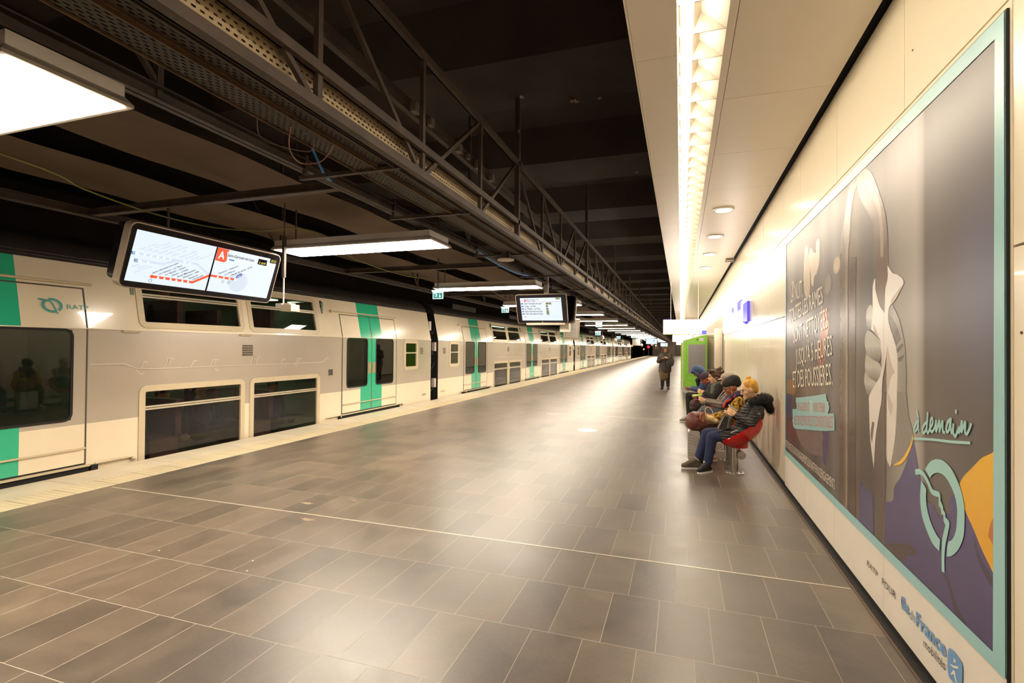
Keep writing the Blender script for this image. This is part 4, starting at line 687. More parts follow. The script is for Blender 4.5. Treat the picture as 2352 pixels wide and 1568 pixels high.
def soften(P, k=4):
    n = len(P); V_ = [Vector(p) for p in P]; T = []
    for i in range(n):
        a = V_[i]-V_[i-1]; c = V_[(i+1) % n]-V_[i]
        if a.length < 1e-6 or c.length < 1e-6 or a.normalized().dot(c.normalized()) < .45: T.append(None)
        else: T.append((V_[(i+1) % n]-V_[i-1])*.5)
    Q = []
    for i in range(n):
        p0, p1 = V_[i], V_[(i+1) % n]; L = (p1-p0); t0 = T[i] if T[i] is not None else L; t1 = T[(i+1) % n] if T[(i+1) % n] is not None else L
        t0 = t0.normalized()*L.length; t1 = t1.normalized()*L.length
        for j in range(k):
            t = j/k; Q.append(tuple(p0*(2*t**3-3*t*t+1)+t0*(t**3-2*t*t+t)+p1*(-2*t**3+3*t*t)+t1*(t**3-t*t)))
    return Q
def decal(key, mat, layer, name, label=None):
    LAY[0] += 1; layer = LAY[0]
    b = MB(); pts = PO[key] if isinstance(key, str) else key
    if isinstance(key, str) and key.startswith('blob') and key != 'blob1':
        ya, yb = min(p[0] for p in pts), max(p[0] for p in pts); za, zb = min(p[1] for p in pts), max(p[1] for p in pts)
        pts = [((ya+yb)/2+(yb-ya)/2*math.cos(PI*q/14), (za+zb)/2+(zb-za)/2*math.sin(PI*q/14)) for q in range(28)]
    else: pts = soften(pts)
    b.add([pf(layer)(*p) for p in pts], [tuple(range(len(pts)))])
    o = b.build(name, mat, po)
    if label: o['label'] = label
    return o
I_tube = gradmat('tube', lin(96, 80, 66), lin(104, 86, 70), 4.28, 4.5, mid=lin(158, 142, 124))
I_tube2 = inkm('brown tube', lin(92, 74, 60)); I_tubeC = inkm('dark tube', lin(92, 74, 62))
I_tubeB = gradmat('bent pole', lin(120, 100, 84), lin(116, 96, 80), 3.40, 3.66, mid=lin(170, 150, 130))
I_cloth = gradmat('white cloth', lin(216, 204, 190), lin(240, 234, 228), .9, 2.0, axis=2)
I_fold = inkm('cloth fold', lin(200, 184, 168)); I_glove = gradmat('grey glove', lin(176, 168, 156), lin(186, 180, 170), 3.7, 4.1, mid=lin(150, 142, 132))
I_gsh = inkm('glove underside', lin(118, 108, 100), var=.2, scale=30); I_gdk = inkm('glove crease', lin(104, 96, 92))
I_thumb = gradmat('glove thumb', lin(150, 142, 132), lin(120, 112, 106), 3.40, 3.62, mid=lin(168, 160, 150))
for k in ('lt1', 'pur3', 'red3', 'pur4', 'or1', 'pur1', 'pur2', 'red1', 'yel1', 'red2'):
    col = dict(l=(124, 112, 106), p=(92, 84, 112), r=(176, 92, 60), o=(138, 106, 80), y=(206, 150, 60))[k[0]]
    if k == 'red3': col = (92, 66, 66)
    if k == 'red2': col = (140, 84, 66)
    decal(k, inkm('blur '+k, lin(*col)), 2 if k not in ('yel1',) else 3, 'blurred_patch')
for k in ('blob1', 'blob2', 'blob3', 'blob4', 'blob5', 'blob6'):
    decal(k, inkm('cream blob' if k in ('blob1', 'blob2', 'blob3', 'blob4') else 'dull blob', lin(*((198, 178, 156) if k in ('blob1', 'blob2', 'blob3', 'blob4') else (150, 138, 124)))), 3, 'light_spot')
decal('sleeve2', inkm('dull purple', lin(82, 74, 108)), 2, 'blurred_patch')
decal('tubeA2', I_tube2, 3, 'pole_print'); decal('tubeA', I_tube, 4, 'pole_print'); decal('tubeC', I_tubeC, 3, 'pole_print')
decal('tubeB', I_tubeB, 4, 'pole_print'); decal('tubeBhi', inkm('pole sheen', lin(168, 148, 128)), 4, 'pole_print')
I_pur = gradmat('purple sleeve', lin(78, 64, 102), lin(88, 76, 122), .45, 1.3, axis=2)
decal('sleeve', I_pur, 3, 'purple_sleeve'); 
I_pd = inkm('purple fold', lin(72, 58, 76)); decal('sl_dark1', inkm('brown shade', lin(78, 62, 58)), 4, 'sleeve_fold'); decal('sl_dark2', I_pd, 4, 'sleeve_fold'); decal('sl_dark3', I_pd, 4, 'sleeve_fold')
I_yel = gradmat('yellow jacket', lin(226, 158, 10), lin(240, 186, 14), .6, 1.35, axis=2)
decal('jacket', I_yel, 4, 'yellow_jacket'); decal('jorange', inkm('orange', lin(216, 132, 30)), 5, 'jacket_fold'); decal('jorange2', inkm('orange2', lin(196, 112, 30)), 5, 'jacket_fold')
decal('thumb', I_thumb, 5, 'gloved_thumb'); decal('thumbs', I_gsh, 6, 'glove_crease'); decal('crease', I_gdk, 7, 'glove_crease'); decal('crease2', I_gdk, 7, 'glove_crease')
def cuffmat():
    m, nt, b = newmat('ink ribbed cuff')
    g = nt.nodes.new('ShaderNodeNewGeometry'); mp = nt.nodes.new('ShaderNodeMapping'); mp.inputs['Rotation'].default_value = (math.radians(8), 0, 0)
    w = nt.nodes.new('ShaderNodeTexWave'); w.bands_direction = 'Y'; w.inputs['Scale'].default_value = 22; w.inputs['Distortion'].default_value = 1.2; w.inputs['Detail Scale'].default_value = 3
    nt.links.new(g.outputs['Position'], mp.inputs[0]); nt.links.new(mp.outputs[0], w.inputs[0])
    cr = nt.nodes.new('ShaderNodeValToRGB'); cr.color_ramp.elements[0].color = lin(104, 94, 86); cr.color_ramp.elements[1].color = lin(168, 158, 146)
    nt.links.new(w.outputs['Fac'], cr.inputs[0]); nt.links.new(cr.outputs[0], b.inputs['Base Color']); b.inputs['Roughness'].default_value = .3; return m
decal('cuff', cuffmat(), 6, 'knitted_cuff'); decal('hem', inkm('yellow hem', lin(240, 186, 10)), 7, 'yellow_cuff_edge')
for k in ('F1', 'F2', 'F3', 'F4'):
    zs_ = [p[1] for p in PO[k]]
    decal(k, gradmat('glove '+k, lin(96, 86, 80), lin(176, 168, 158), min(zs_), max(zs_), axis=2, mid=lin(190, 182, 172)), 6, 'gloved_finger')
decal('clothR', I_cloth, 7, 'cloth_print'); decal('clothL', I_cloth, 8, 'cloth_print')
decal('foldR', I_fold, 8, 'cloth_fold'); decal('foldL', I_fold, 9, 'cloth_fold'); decal('fold2', I_fold, 9, 'cloth_fold'); decal('fold3', I_gsh, 9, 'cloth_fold')
b = MB(); O4 = [(6.795, 2.972), (6.795, .392), (2.455, .392), (2.455, 2.972)]; I4 = [(6.742, 2.893), (6.748, .458), (2.536, .452), (2.516, 2.899)]
b.add([pf(70)(*p) for p in O4+I4], [(i, (i+1) % 4, 4+(i+1) % 4, 4+i) for i in range(4)])
b.build('teal_frame', MATS['ink teal'], po); LAY[0] = 75
I_teal = inkm('logo teal', lin(160, 206, 200), .3, .01)
for k in ('logo1', 'logo2', 'logo3'): decal(k, I_teal, 10, 'ring_logo')
decal('underline', I_teal, 10, 'underline')
for l in PO['strokes']:
    b = MB(); stroke(b, l, .015, pf(89)); b.build('handwritten_stroke', I_teal, po)
decal('banner', inkm('banner teal', lin(152, 196, 196), .3, .02), 8, 'teal_banner')
I_cr = inkm('cream lettering', lin(236, 226, 206), .3, .01); I_rd = inkm('red lettering', lin(206, 112, 92), .3, .01); I_bk = inkm('black lettering', lin(52, 48, 46), .4, .01)
I_bl = inkm('blue lettering', lin(112, 158, 204), .35, .01); I_bl2 = inkm('pale blue lettering', lin(130, 150, 176), .35, .01)
for t, o_, e_, v_, k in PO['texts']:
    b = MB(); big = k == 'c' and t not in ('6',) and not t.startswith('RETR')
    addtext(b, t, pf(91), o_, e_, v_, bold={'île': .03, 'France': .03}.get(t, 0.))
    b.build('lettering', dict(c=I_cr, r=I_rd, k=I_bk, b=I_bl, b2=I_bl2)[k], po)
b = MB(); ring2(b, (5.507, 1.105), .05, .010, pf(92), sy=1.15); b.build('number_ring', I_cr, po)
decal('hex', I_bl, 10, 'blue_badge')
b = MB()
for l in PO['fig']: b.add([pf(93)(*p) for p in l], [tuple(range(len(l)))])
b.build('badge_figure', I_cr, po)
# seams of the printed sheets
M_seam = pm('poster seam', lin(150, 134, 118), .5)
for y in (3.68, 4.73, 5.75):
    MB().box(PX-.0055, PX-.0054, y-.001, y+.001, .04, 2.97).build('sheet_seam', M_seam, po)

# ================================================================ TRAIN
TX = -7.38
CL = 21.55; GAP = 22.1
def sx(z):        # side profile, outward is +x
    if z <= 1.85: return 0.
    if z <= 2.70: return -(z-1.85)*.2
    return -.17-(z-2.70)*.9
def sp_(off): return lambda y, z: (TX+sx(z)+off, y, z)
M_cr = pm('cream train paint', lin(222, 208, 182), .2, var=.03, scale=1.2, coat=.45)
M_gr = pm('warm grey train paint', lin(172, 160, 146), .18, var=.03, scale=1.2, coat=.6)
M_te = pm('green train paint', lin(46, 172, 132), .18, var=.02, coat=.6)
M_rf = pm('dark train roof', lin(50, 44, 40), .5, var=.2)
M_gl = glassmat('tinted train glass', (.50, .52, .46))
M_fr = pm('beige window frame', lin(196, 180, 150), .35, var=.03)
M_alu = pm('brushed window bar', lin(206, 194, 168), .3, metal=.5, var=.05)
M_in = pm('grey green train interior', lin(96, 112, 92), .6, var=.2, scale=2)
M_in2 = pm('dark brown train interior', lin(52, 42, 36), .7, var=.3, scale=3)
M_dk = pm('black underframe', lin(22, 20, 19), .8)
M_lamp = em('dim carriage ceiling lamp', (.9, 1, .75), 1.6)
def grid(mb, y0, y1, z0, z1, off, mi=0, ny=1, holes=()):
    zs = sorted(set([z0, z1]+[z for z in (1.85, 2.1, 2.4) if z0 < z < z1]))
    for a, b_ in zip(zs[:-1], zs[1:]):
        f = sp_(off); mb.add([f(y0, a), f(y1, a), f(y1, b_), f(y0, b_)], [(0, 1, 2, 3)], mi)
def rring(mb, y0, y1, z0, z1, w, r, o0, o1, mi=0, n=5):
    """rounded rectangular frame following the body side"""
    def loop(ins, rr):
        L = []
        for cy, cz, a0 in ((y1-ins-rr, z1-ins-rr, 0), (y0+ins+rr, z1-ins-rr, 90), (y0+ins+rr, z0+ins+rr, 180), (y1-ins-rr, z0+ins+rr, 270)):
            for k in range(n+1):
                a = math.radians(a0+90*k/n); L.append((cy+rr*math.cos(a), cz+rr*math.sin(a)))
        return L
    A = loop(0, r); B = loop(w, max(r-w, .01)); N = len(A)
    f1 = sp_(o1); f0 = sp_(o0)
    vs = [f1(*p) for p in A]+[f1(*p) for p in B]+[f0(*p) for p in A]+[f0(*p) for p in B]
    fs = []
    for i in range(N):
        j = (i+1) % N
        fs += [(i, j, N+j, N+i), (i, j, 2*N+j, 2*N+i), (N+i, N+j, 3*N+j, 3*N+i)]
    mb.add(vs, fs, mi)
def rpane(mb, y0, y1, z0, z1, r, off, mi=0, n=5):
    zs = [z0, z1]
    L = []
    for cy, cz, a0 in ((y1-r, z1-r, 0), (y0+r, z1-r, 90), (y0+r, z0+r, 180), (y1-r, z0+r, 270)):
        for k in range(n+1):
            a = math.radians(a0+90*k/n); L.append((cy+r*math.cos(a), cz+r*math.sin(a)))
    f = sp_(off); mb.add([f(*p) for p in L], [tuple(range(len(L)))], mi)
def carriage(Y0, label):
    t = thing('train_carriage', label, 'train', (TX, Y0, -1.2), 'double-deck carriages of the train at the platform')
    doors = [3.18, 10.78, 18.37]
    wins = []        # (y0,y1,z0,z1)
    for c in (5.05, 7.02, 12.62, 14.59): 
        wins.append((c, c+1.86, 1.88, 2.665, 'u')); wins.append((c, c+1.86, -.16, 1.045, 'l'))
    sw = [(.82, 1.62), (19.93, 20.73)]
    # body skin with real openings
    yc = {0, CL}; zc_ = {-.25, .60, 1.85, 2.1, 2.4, 2.70}
    H = []
    for d in doors: H.append((d-1.17, d+1.17, -.3, 2.38))
    for a in wins: H.append((a[0]+.05, a[1]-.05, a[2]+.05, a[3]-.05))
    for a in sw: H.append((a[0]+.05, a[1]-.05, 1.02, 1.78))
    for h in H: yc |= {h[0], h[1]}; zc_ |= {max(h[2], -.25), h[3]}
    for d in doors: yc |= {d-.46, d+.46}
    yc = sorted(yc); zz = sorted(zc_); b = MB()
    for a, c in zip(yc[:-1], yc[1:]):
        for e, f in zip(zz[:-1], zz[1:]):
            my, mz = (a+c)/2, (e+f)/2
            if any(h[0] < my < h[1] and h[2] < mz < h[3] for h in H): continue
            mi = 0
            if .60 < mz < 1.85: mi = 1
            if mz > 2.38 and any(abs(my-d) < .46 for d in doors): mi = 2
            F = sp_(0); b.add([F(Y0+a, e), F(Y0+c, e), F(Y0+c, f), F(Y0+a, f)], [(0, 1, 2, 3)], mi)
    # end walls and far side
    prof = [(z, TX+sx(z)) for z in (-.25, 1.85, 2.70)]
    for y in (Y0, Y0+CL):
        b.add([(x, y, z) for z, x in prof]+[(TX-2.63, y, 2.70), (TX-2.8, y, 1.85), (TX-2.8, y, -.25)], [(0, 1, 2, 3, 4, 5)], 3)
    b.add([(TX-2.8, Y0, -.25), (TX-2.8, Y0+CL, -.25), (TX-2.8, Y0+CL, 1.85), (TX-2.8, Y0, 1.85), (TX-2.63, Y0+CL, 2.7), (TX-2.63, Y0, 2.7)], [(0, 1, 2, 3), (3, 2, 4, 5)], 0)
    b.build('body', [M_cr, M_gr, M_te, M_dk], t)
    # roof
    r = MB(); pr = [(-.165, 2.70), (-.20, 2.80), (-.32, 2.95), (-.55, 3.06), (-.95, 3.13), (-1.4, 3.15), (-1.85, 3.13), (-2.25, 3.06), (-2.48, 2.95), (-2.6, 2.80), (-2.63, 2.70)]
    vs = [(TX+x, y, z) for y in (Y0+.02, Y0+CL-.02) for x, z in pr]; n = len(pr)
    r.add(vs, [(i, i+1, n+i+1, n+i) for i in range(n-1)]+[tuple(range(n)), tuple(range(n, 2*n))]); r.smooth = True
    r.build('roof', M_rf, t)
    g_ = MB()
    for zz_ in (2.73, 2.77): g_.box(TX-.175, TX-.165, Y0+.1, Y0+CL-.1, zz_, zz_+.008)
    g_.build('roof_gutter', M_rf, t)
    for a, c in ((2.0, 4.2), (8.4, 11.0)):
        MB().box(TX-1.0, TX-.45, Y0+a, Y0+c, 3.0, 3.2).build('roof_unit', M_rf, t)
    # underframe
    MB().box(TX-2.6, TX-.05, Y0+.3, Y0+CL-.3, -1.3, -.25).build('underframe', M_dk, t)
    # interior
    i_ = MB()
    i_.box(TX-2.4, TX-2.35, Y0+.1, Y0+CL-.1, -.24, 2.9, 0)
    for a, c in ((5.0, 9.0), (12.6, 16.6)):
        i_.box(TX-2.35, TX-.06, Y0+a, Y0+c, -.24, -.2, 1); i_.box(TX-2.35, TX-.06, Y0+a, Y0+c, 1.25, 1.36, 1)
        i_.box(TX-2.35, TX-.1, Y0+a-.05, Y0+a, -.24, 2.6, 0); i_.box(TX-2.35, TX-.1, Y0+c, Y0+c+.05, -.24, 2.6, 0)
    for a, c in ((.1, 5.0), (9.0, 12.6), (16.6, CL-.1)): i_.box(TX-2.35, TX-.06, Y0+a, Y0+c, .08, .12, 1)
    i_.box(TX-2.35, TX-.2, Y0+.1, Y0+CL-.1, 2.66, 2.68, 0)
    i_.build('interior', [M_in, M_in2], t)
    s_ = MB()
    for base in (5.3, 7.2, 12.9, 14.8):
        for zf in (-.2, 1.36):
            for dx in (-.55, -1.9):
                s_.box(TX+dx-.45, TX+dx+.4, Y0+base, Y0+base+.45, zf, zf+.42); s_.box(TX+dx-.45, TX+dx+.4, Y0+base+.40, Y0+base+.5, zf+.42, zf+.98)
    s_.build('seat_row', pm('dark red carriage seats', lin(72, 40, 44), .7, var=.3), t)
    l_ = MB()
    for a, c, z in ((5.2, 8.9, 2.63), (12.7, 16.4, 2.63), (5.2, 8.9, 1.22), (12.7, 16.4, 1.22), (.3, 4.7, 2.63), (9.2, 12.3, 2.63), (16.9, CL-.4, 2.63)): l_.box(TX-1.3, TX-1.1, Y0+a, Y0+c, z, z+.02)
    l_.build('ceiling_lamp', M_lamp, t)
    # windows
    for (a, c, z0, z1, k) in wins:
        w = MB(); rring(w, Y0+a, Y0+c, z0, z1, .09, .11, -.03, .014)
        wf = w.build('window_frame', M_fr, t)
        p = MB(); rpane(p, Y0+a+.07, Y0+c-.07, z0+.07, z1-.07, .05, -.012); p.build('pane', M_gl, wf)
        zb = 2.33 if k == 'u' else .685
        q = MB(); F = sp_(.012); G = sp_(-.01)
        for dz in (0, .035): q.add([F(Y0+a+.07, zb+dz), F(Y0+c-.07, zb+dz), F(Y0+c-.07, zb+dz+.024), F(Y0+a+.07, zb+dz+.024), G(Y0+a+.07, zb+dz), G(Y0+c-.07, zb+dz), G(Y0+c-.07, zb+dz+.024), G(Y0+a+.07, zb+dz+.024)], [(0, 1, 2, 3), (0, 1, 5, 4), (3, 2, 6, 7), (4, 5, 6, 7)])
        q.build('window_bar', M_alu, wf)
    for a, c in sw:
        w = MB(); rring(w, Y0+a, Y0+c, .97, 1.83, .10, .12, -.03, .012); wf = w.build('window_frame', M_fr, t)
        p = MB(); rpane(p, Y0+a+.08, Y0+c-.08, 1.05, 1.75, .05, -.012); p.build('pane', M_gl, wf)
        MB().box(TX-.01, TX+.012, Y0+a+.08, Y0+c-.08, 1.44, 1.475).build('window_bar', M_alu, wf)
    # doors
    for d in doors:
        for sgn in (-1, 1):
            L = MB(); F = sp_(.006)
            ya, yb = sorted((d+sgn*.012, d+sgn*1.15)); ti = d+sgn*.46
            g0, g1 = sorted((d+sgn*.19, d+sgn*.99))
            ys_ = sorted({ya, yb, ti, g0, g1}); zs_ = [.09, .30, .60, .67, 1.82, 1.85, 2.1, 2.36]
            for a, c in zip(ys_[:-1], ys_[1:]):
                for e, f in zip(zs_[:-1], zs_[1:]):
                    my, mz = (a+c)/2, (e+f)/2
                    if g0 < my < g1 and .67 < mz < 1.82: continue
                    mi = 2 if abs(my-d) < .46 else (1 if .6 < mz < 1.85 else 0)
                    L.add([F(Y0+a, e), F(Y0+c, e), F(Y0+c, f), F(Y0+a, f)], [(0, 1, 2, 3)], mi)
            L.box(TX-.04, TX+.006, Y0+ya, Y0+yb, .075, .09, 3)
            lf = L.build('door_leaf', [M_cr, M_gr, M_te, M_dk], t)
            p = MB(); rpane(p, Y0+g0, Y0+g1, .67, 1.82, .09, .010); p.build('pane', M_gl, lf)
            w = MB(); rring(w, Y0+g0-.015, Y0+g1+.015, .655, 1.835, .03, .10, -.01, .014); w.build('pane_seal', M_dk, lf)
            st = MB(); F2 = sp_(.012)
            y_ = d+sgn*.10
            st.add([F2(Y0+y_-.06, .97), F2(Y0+y_+.06, .97), F2(Y0+y_+.06, 1.24), F2(Y0+y_-.06, 1.24)], [(0, 1, 2, 3)])
            st.build('door_notice', pm('yellow brown notice', lin(150, 128, 90), .5, var=.5, scale=60), lf)
        # seals, rail over the door and step below
        q = MB(); F = sp_(.008)
        for y_, w_ in ((d-1.17, .02), (d+1.15, .02), (d-.012, .024)):
            for e, f in ((.08, 1.85), (1.85, 2.36)): q.add([F(Y0+y_, e), F(Y0+y_+w_, e), F(Y0+y_+w_, f), F(Y0+y_, f)], [(0, 1, 2, 3)])
        q.add([F(Y0+d-1.17, 2.36), F(Y0+d+1.17, 2.36), F(Y0+d+1.17, 2.375), F(Y0+d-1.17, 2.375)], [(0, 1, 2, 3)])
        q.build('door_seal', pm('grey rubber seal', lin(80, 72, 64), .6), t)
        q = MB().tube([sp_(.03)(Y0+d-1.45, 2.43), sp_(.03)(Y0+d+1.25, 2.43)], .016, 8); q.ell(sp_(.03)(Y0+d-1.47, 2.42), (.03, .03, .03)); q.build('door_rail', M_fr, t)
        q = MB().box(TX, TX+.035, Y0+d-1.15, Y0+d+1.15, .28, .298).box(TX, TX+.045, Y0+d-1.2, Y0+d+1.2, .045, .07); q.build('door_step', M_fr, t)
        q = MB().box(TX-.05, TX+.02, Y0+d-1.2, Y0+d+1.2, -.02, .045)
        for e in (-1.25, 1.25): q.box(TX, TX+.05, Y0+d+e-.04, Y0+d+e+.04, -.03, .05)
        q.build('door_sill', M_dk, t)
    # small fittings
    q = MB().box(TX, TX+.018, Y0, Y0+CL, 1.838, 1.85); q.build('belt_rail', M_cr, t)
    for y_ in (1.95, 4.45, 9.15, 12.3, 16.9, 19.6):
        q = MB().tube([(TX+.03, Y0+y_-.25, .06), (TX+.03, Y0+y_+.22, .06)], .013, 6).ell((TX+.03, Y0+y_+.24, .03), (.03, .03, .03)); q.build('foot_rail', M_fr, t)
    for y_ in (6.95, 14.52):
        q = MB()
        for i in range(5): q.box(TX, TX+.015, Y0+y_-.10, Y0+y_+.12, 1.46+i*.04, 1.485+i*.04)
        q.build('air_vent', pm('dark bronze vent', lin(86, 70, 56), .5), t)
    for y_ in (20.95, .45):
        q = MB()
        for i in range(4): q.box(TX, TX+.012, Y0+y_-.08, Y0+y_+.08, 1.42+i*.05, 1.45+i*.05)
        q.build('air_vent', pm('dark bronze vent', lin(86, 70, 56), .5), t)
    for y_ in (4.92, 16.62):
        F = sp_(0)
        q = MB().ell(F(Y0+y_, 2.50), (.02, .035, .035)).ell(F(Y0+y_, 2.60), (.02, .035, .035)); q.smooth = True
        q.build('side_lamp', M_dk, t)
    for y_ in (4.93, 6.9, 12.5, 14.47):
        MB().tube([(TX+.02, Y0+y_-.12, 1.82), (TX+.02, Y0+y_+.12, 1.82)], .016, 6).build('grab_handle', M_fr, t)
    return t
def side_text(t, txt, y, z, w, h, mat):
    b = MB(); addtext(b, txt, sp_(.012), (y, z), (y+w, z), (y, z+h), bold=.01); b.build('lettering', mat, t)
M_num = pm('small grey lettering', lin(90, 84, 78), .5)
c0 = carriage(14.12-CL, 'nearest carriage of the cream and green double-deck train, cut by the left edge')
# logo and lettering beside the middle door of the nearest carriage, skyline line, stickers
b = MB()
for a0, a1 in ((-50, 110), (130, 290)):
    n = 14; v = []
    for q in (.062, .092):
        for k in range(n+1):
            a = math.radians(a0+(a1-a0)*k/n); v.append(sp_(.016)(4.14+q*1.25*math.cos(a), 2.12+q*math.sin(a)))
    b.add(v, [(k, k+1, n+2+k, n+1+k) for k in range(n)])
stroke(b, [(4.0, 2.19), (4.12, 2.17), (4.16, 2.10), (4.19, 2.02)], .018, sp_(.017))
b.build('ring_logo', pm('dark teal lettering', lin(70, 150, 140), .4), c0)
side_text(c0, 'RATP', 4.30, 2.09, .25, .055, MATS['dark teal lettering'])
M_sky = pm('pale skyline line', lin(196, 184, 168), .4)
b = MB()
def L2(pts): 
    for p, q in zip(pts[:-1], pts[1:]): stroke(b, [p, q], .014, sp_(.008))
L2([(4.55, 1.37), (4.98, 1.37), (5.15, 1.30), (5.3, 1.285), (9.0, 1.285), (9.12, 1.30), (9.2, 1.36), (9.3, 1.37)])
for y_, s_, k_ in ((5.2, .09, 1), (5.55, .13, 2), (6.0, .09, 1), (6.35, .10, 2), (6.4, -.08, 1), (7.17, .14, 3), (7.9, .07, 1), (8.3, .08, 2), (5.15, -.08, 1), (8.25, -.06, 1)):
    for j in range(k_): stroke(b, [(y_+j*.06, 1.30 if s_ > 0 else 1.27), (y_+j*.06+.05, 1.30+s_), (y_+j*.06+.10, 1.30+s_*.9)], .012, sp_(.008))
b.build('skyline_stripe', M_sky, c0)
b = MB().box(TX, TX+.004, 9.31, 9.45, .99, 1.12); b.build('door_sticker', pm('dark pictogram sticker', lin(60, 56, 50), .5, var=.9, scale=40), c0)
side_text(c0, '25274', 13.55, .17, .25, .05, M_num)
c1 = carriage(14.61, 'second carriage of the double-deck train, right behind the dark gangway gap')
b = MB()
L2([(20.2, 1.22), (23.2, 1.22), (23.5, 1.36), (23.9, 1.36)]); L2([(26.7, 1.36), (28.6, 1.36), (28.8, 1.22), (29.6, 1.22)])
for y_ in (21.0, 21.6, 22.2, 27.6, 28.2, 29.9, 30.3): stroke(b, [(y_, 1.25), (y_+.05, 1.40), (y_+.12, 1.3)], .012, sp_(.008))
b.build('skyline_stripe', M_sky, c1)
side_text(c1, '25133', 14.8, .17, .3, .05, M_num)
for i in (1, 2):
    c = carriage(14.61+GAP*i, '%s carriage of the double-deck train, counted from the nearest' % ORD[i+1])
# gangways between the carriages
for i in range(3):
    y0 = 14.12+GAP*i; y1 = 14.61+GAP*i
    t = thing('gangway', '%s dark gap with coupling hoses between two train carriages, from the near end' % ORD[i], 'gangway', (TX-.5, (y0+y1)/2, -1.2), 'gangways between carriages')
    b = MB().box(TX-2.2, TX-.7, y0, y1, -.2, 2.6)
    for k in range(5): b.box(TX-.72, TX-.62, y0+.04+k*.09, y0+.08+k*.09, -.2, 2.5)
    b.build('bellows', M_dk, t)
    for z in (.35, 1.05, 1.5, 2.15):
        e = MB().box(TX-.16, TX-.06, y1-.13 if z != 1.05 and z != 2.15 else y0, y1 if z != 1.05 and z != 2.15 else y0+.12, z, z+.28)
        e.build('connector_box', M_fixture, t)
        h = MB().tube(smoothpts([(TX-.12, y0+.05, z+.2), (TX-.1, (y0+y1)/2, z-.1), (TX-.12, y1-.05, z+.1)]), .018, 6); h.smooth = True; h.build('coupling_hose', M_dk, t)
# passengers seen through the near windows
def passenger(x, y, z, coat, skin, hairc, label, stand=False):
    t = thing('person', label, 'person', (x, y, z))
    b = MB(); b.ell((x, y, z+.78), (.085, .10, .12)); b.cap((x, y, z+.62), (x, y, z+.7), .05, .05); b.chain([(x, y, z+.6), (x, y, z+.1)], [.10, .11])
    o = b.build('body', skin, t); remesh(o, .02, 3)
    b = MB(); b.chain([(x, y-.15, z+.53), (x, y+.15, z+.53)], [.085, .085]); b.chain([(x, y, z+.5), (x, y, z+.05)], [.15, .19]); b.chain([(x, y-.21, z+.5), (x+.03, y-.24, z+.25), (x+.2, y-.12, z+.15)], [.065, .055, .05]); b.chain([(x, y+.21, z+.5), (x+.03, y+.24, z+.25), (x+.2, y+.12, z+.15)], [.065, .055, .05])
    b.chain([(x, y-.08, z+.04), (x+.4, y-.1, z+.08)], [.09, .07]); b.chain([(x, y+.08, z+.04), (x+.4, y+.1, z+.08)], [.09, .07])
    o = b.build('clothes', coat, t); remesh(o, .02, 3)
    b = MB(); b.ell((x-.02, y, z+.82), (.10, .105, .11)); b.smooth = True; b.build('hair', hairc, t)
S1m = pm('skin light', lin(206, 158, 124), .55); S2m = pm('skin brown', lin(140, 92, 66), .55)
Kh = pm('black hair', lin(28, 22, 20), .6)
passenger(TX-.75, 6.1, 1.75, pm('black coat', lin(24, 22, 24), .8), S2m, Kh, 'person in a black coat seen through the nearest upper train window')
passenger(TX-.8, 6.15, .02, pm('brown coat', lin(92, 64, 50), .8), S1m, pm('brown hair', lin(70, 48, 34), .7), 'person in brown sitting behind the nearest lower train window')
passenger(TX-.8, 6.85, .06, pm('charcoal coat', lin(46, 40, 42), .8), S2m, Kh, 'dark-coated person at the right side of the nearest lower train window')
passenger(TX-.7, 7.75, .04, pm('dull red coat', lin(80, 52, 50), .8), S1m, Kh, 'person with folded arms behind the second lower train window')
passenger(TX-.8, 8.55, .0, pm('dark blue coat', lin(44, 46, 60), .8), S2m, Kh, 'person at the right edge of the second lower train window')

# ================================================================ SCREENS
def frame3(c, yaw, tilt):
    yaw, tilt = math.radians(yaw), math.radians(tilt)
    u = Vector((math.cos(yaw), math.sin(yaw), 0)); n = Vector((math.sin(yaw), -math.cos(yaw), 0))
    up = Vector((0, 0, 1))*math.cos(tilt)+n*math.sin(tilt); N = n*math.cos(tilt)-Vector((0, 0, 1))*math.sin(tilt)
    c = Vector(c)
    return lambda a, b_, d=0.: tuple(c+u*a+up*b_+N*d)
def rrect(w, h, r, n=5):
    L = []
    for cx, cy, a0 in ((w/2-r, h/2-r, 0), (-w/2+r, h/2-r, 90), (-w/2+r, -h/2+r, 180), (w/2-r, -h/2+r, 270)):
        for k in range(n+1):
            a = math.radians(a0+90*k/n); L.append((cx+r*math.cos(a), cy+r*math.sin(a)))
    return L
def slab(mb, f, L, d0, d1, mi=0):
    n = len(L); mb.add([f(a, b_, d0) for a, b_ in L]+[f(a, b_, d1) for a, b_ in L], [tuple(range(n)), tuple(range(n, 2*n))]+[(i, (i+1) % n, n+(i+1) % n, n+i) for i in range(n)], mi)
M_bez = pm('black glossy bezel', lin(14, 12, 16), .15, var=.05)
M_rim = pm('champagne metal rim', lin(176, 160, 142), .35, metal=.6)
SE = .42
M_scr = em('white screen', (.80, .90, 1.), 1.05*SE)
E_or = em('orange screen ink', lin(246, 84, 36)[:3], 1.0*SE); E_bk = em('dark screen ink', (.03, .03, .08), .7*SE); E_gy = em('grey screen ink', (.56, .64, .76), .95*SE)
E_wh = em('white screen ink', (.9, .95, 1.), 1.1*SE); E_ye = em('yellow screen ink', (1., .9, .12), 1.*SE); E_bl = em('blue screen ink', (.10, .25, .45), .9*SE); E_nv = em('navy screen ink', (.02, .03, .35), .9*SE); E_rd = em('red screen ink', (.75, .04, .08), .9*SE)
E_pl = em('pale blue screen ink', (.70, .80, .93), 1.*SE)
INK = dict(k=E_bk, g=E_gy, w=E_wh, y=E_ye)
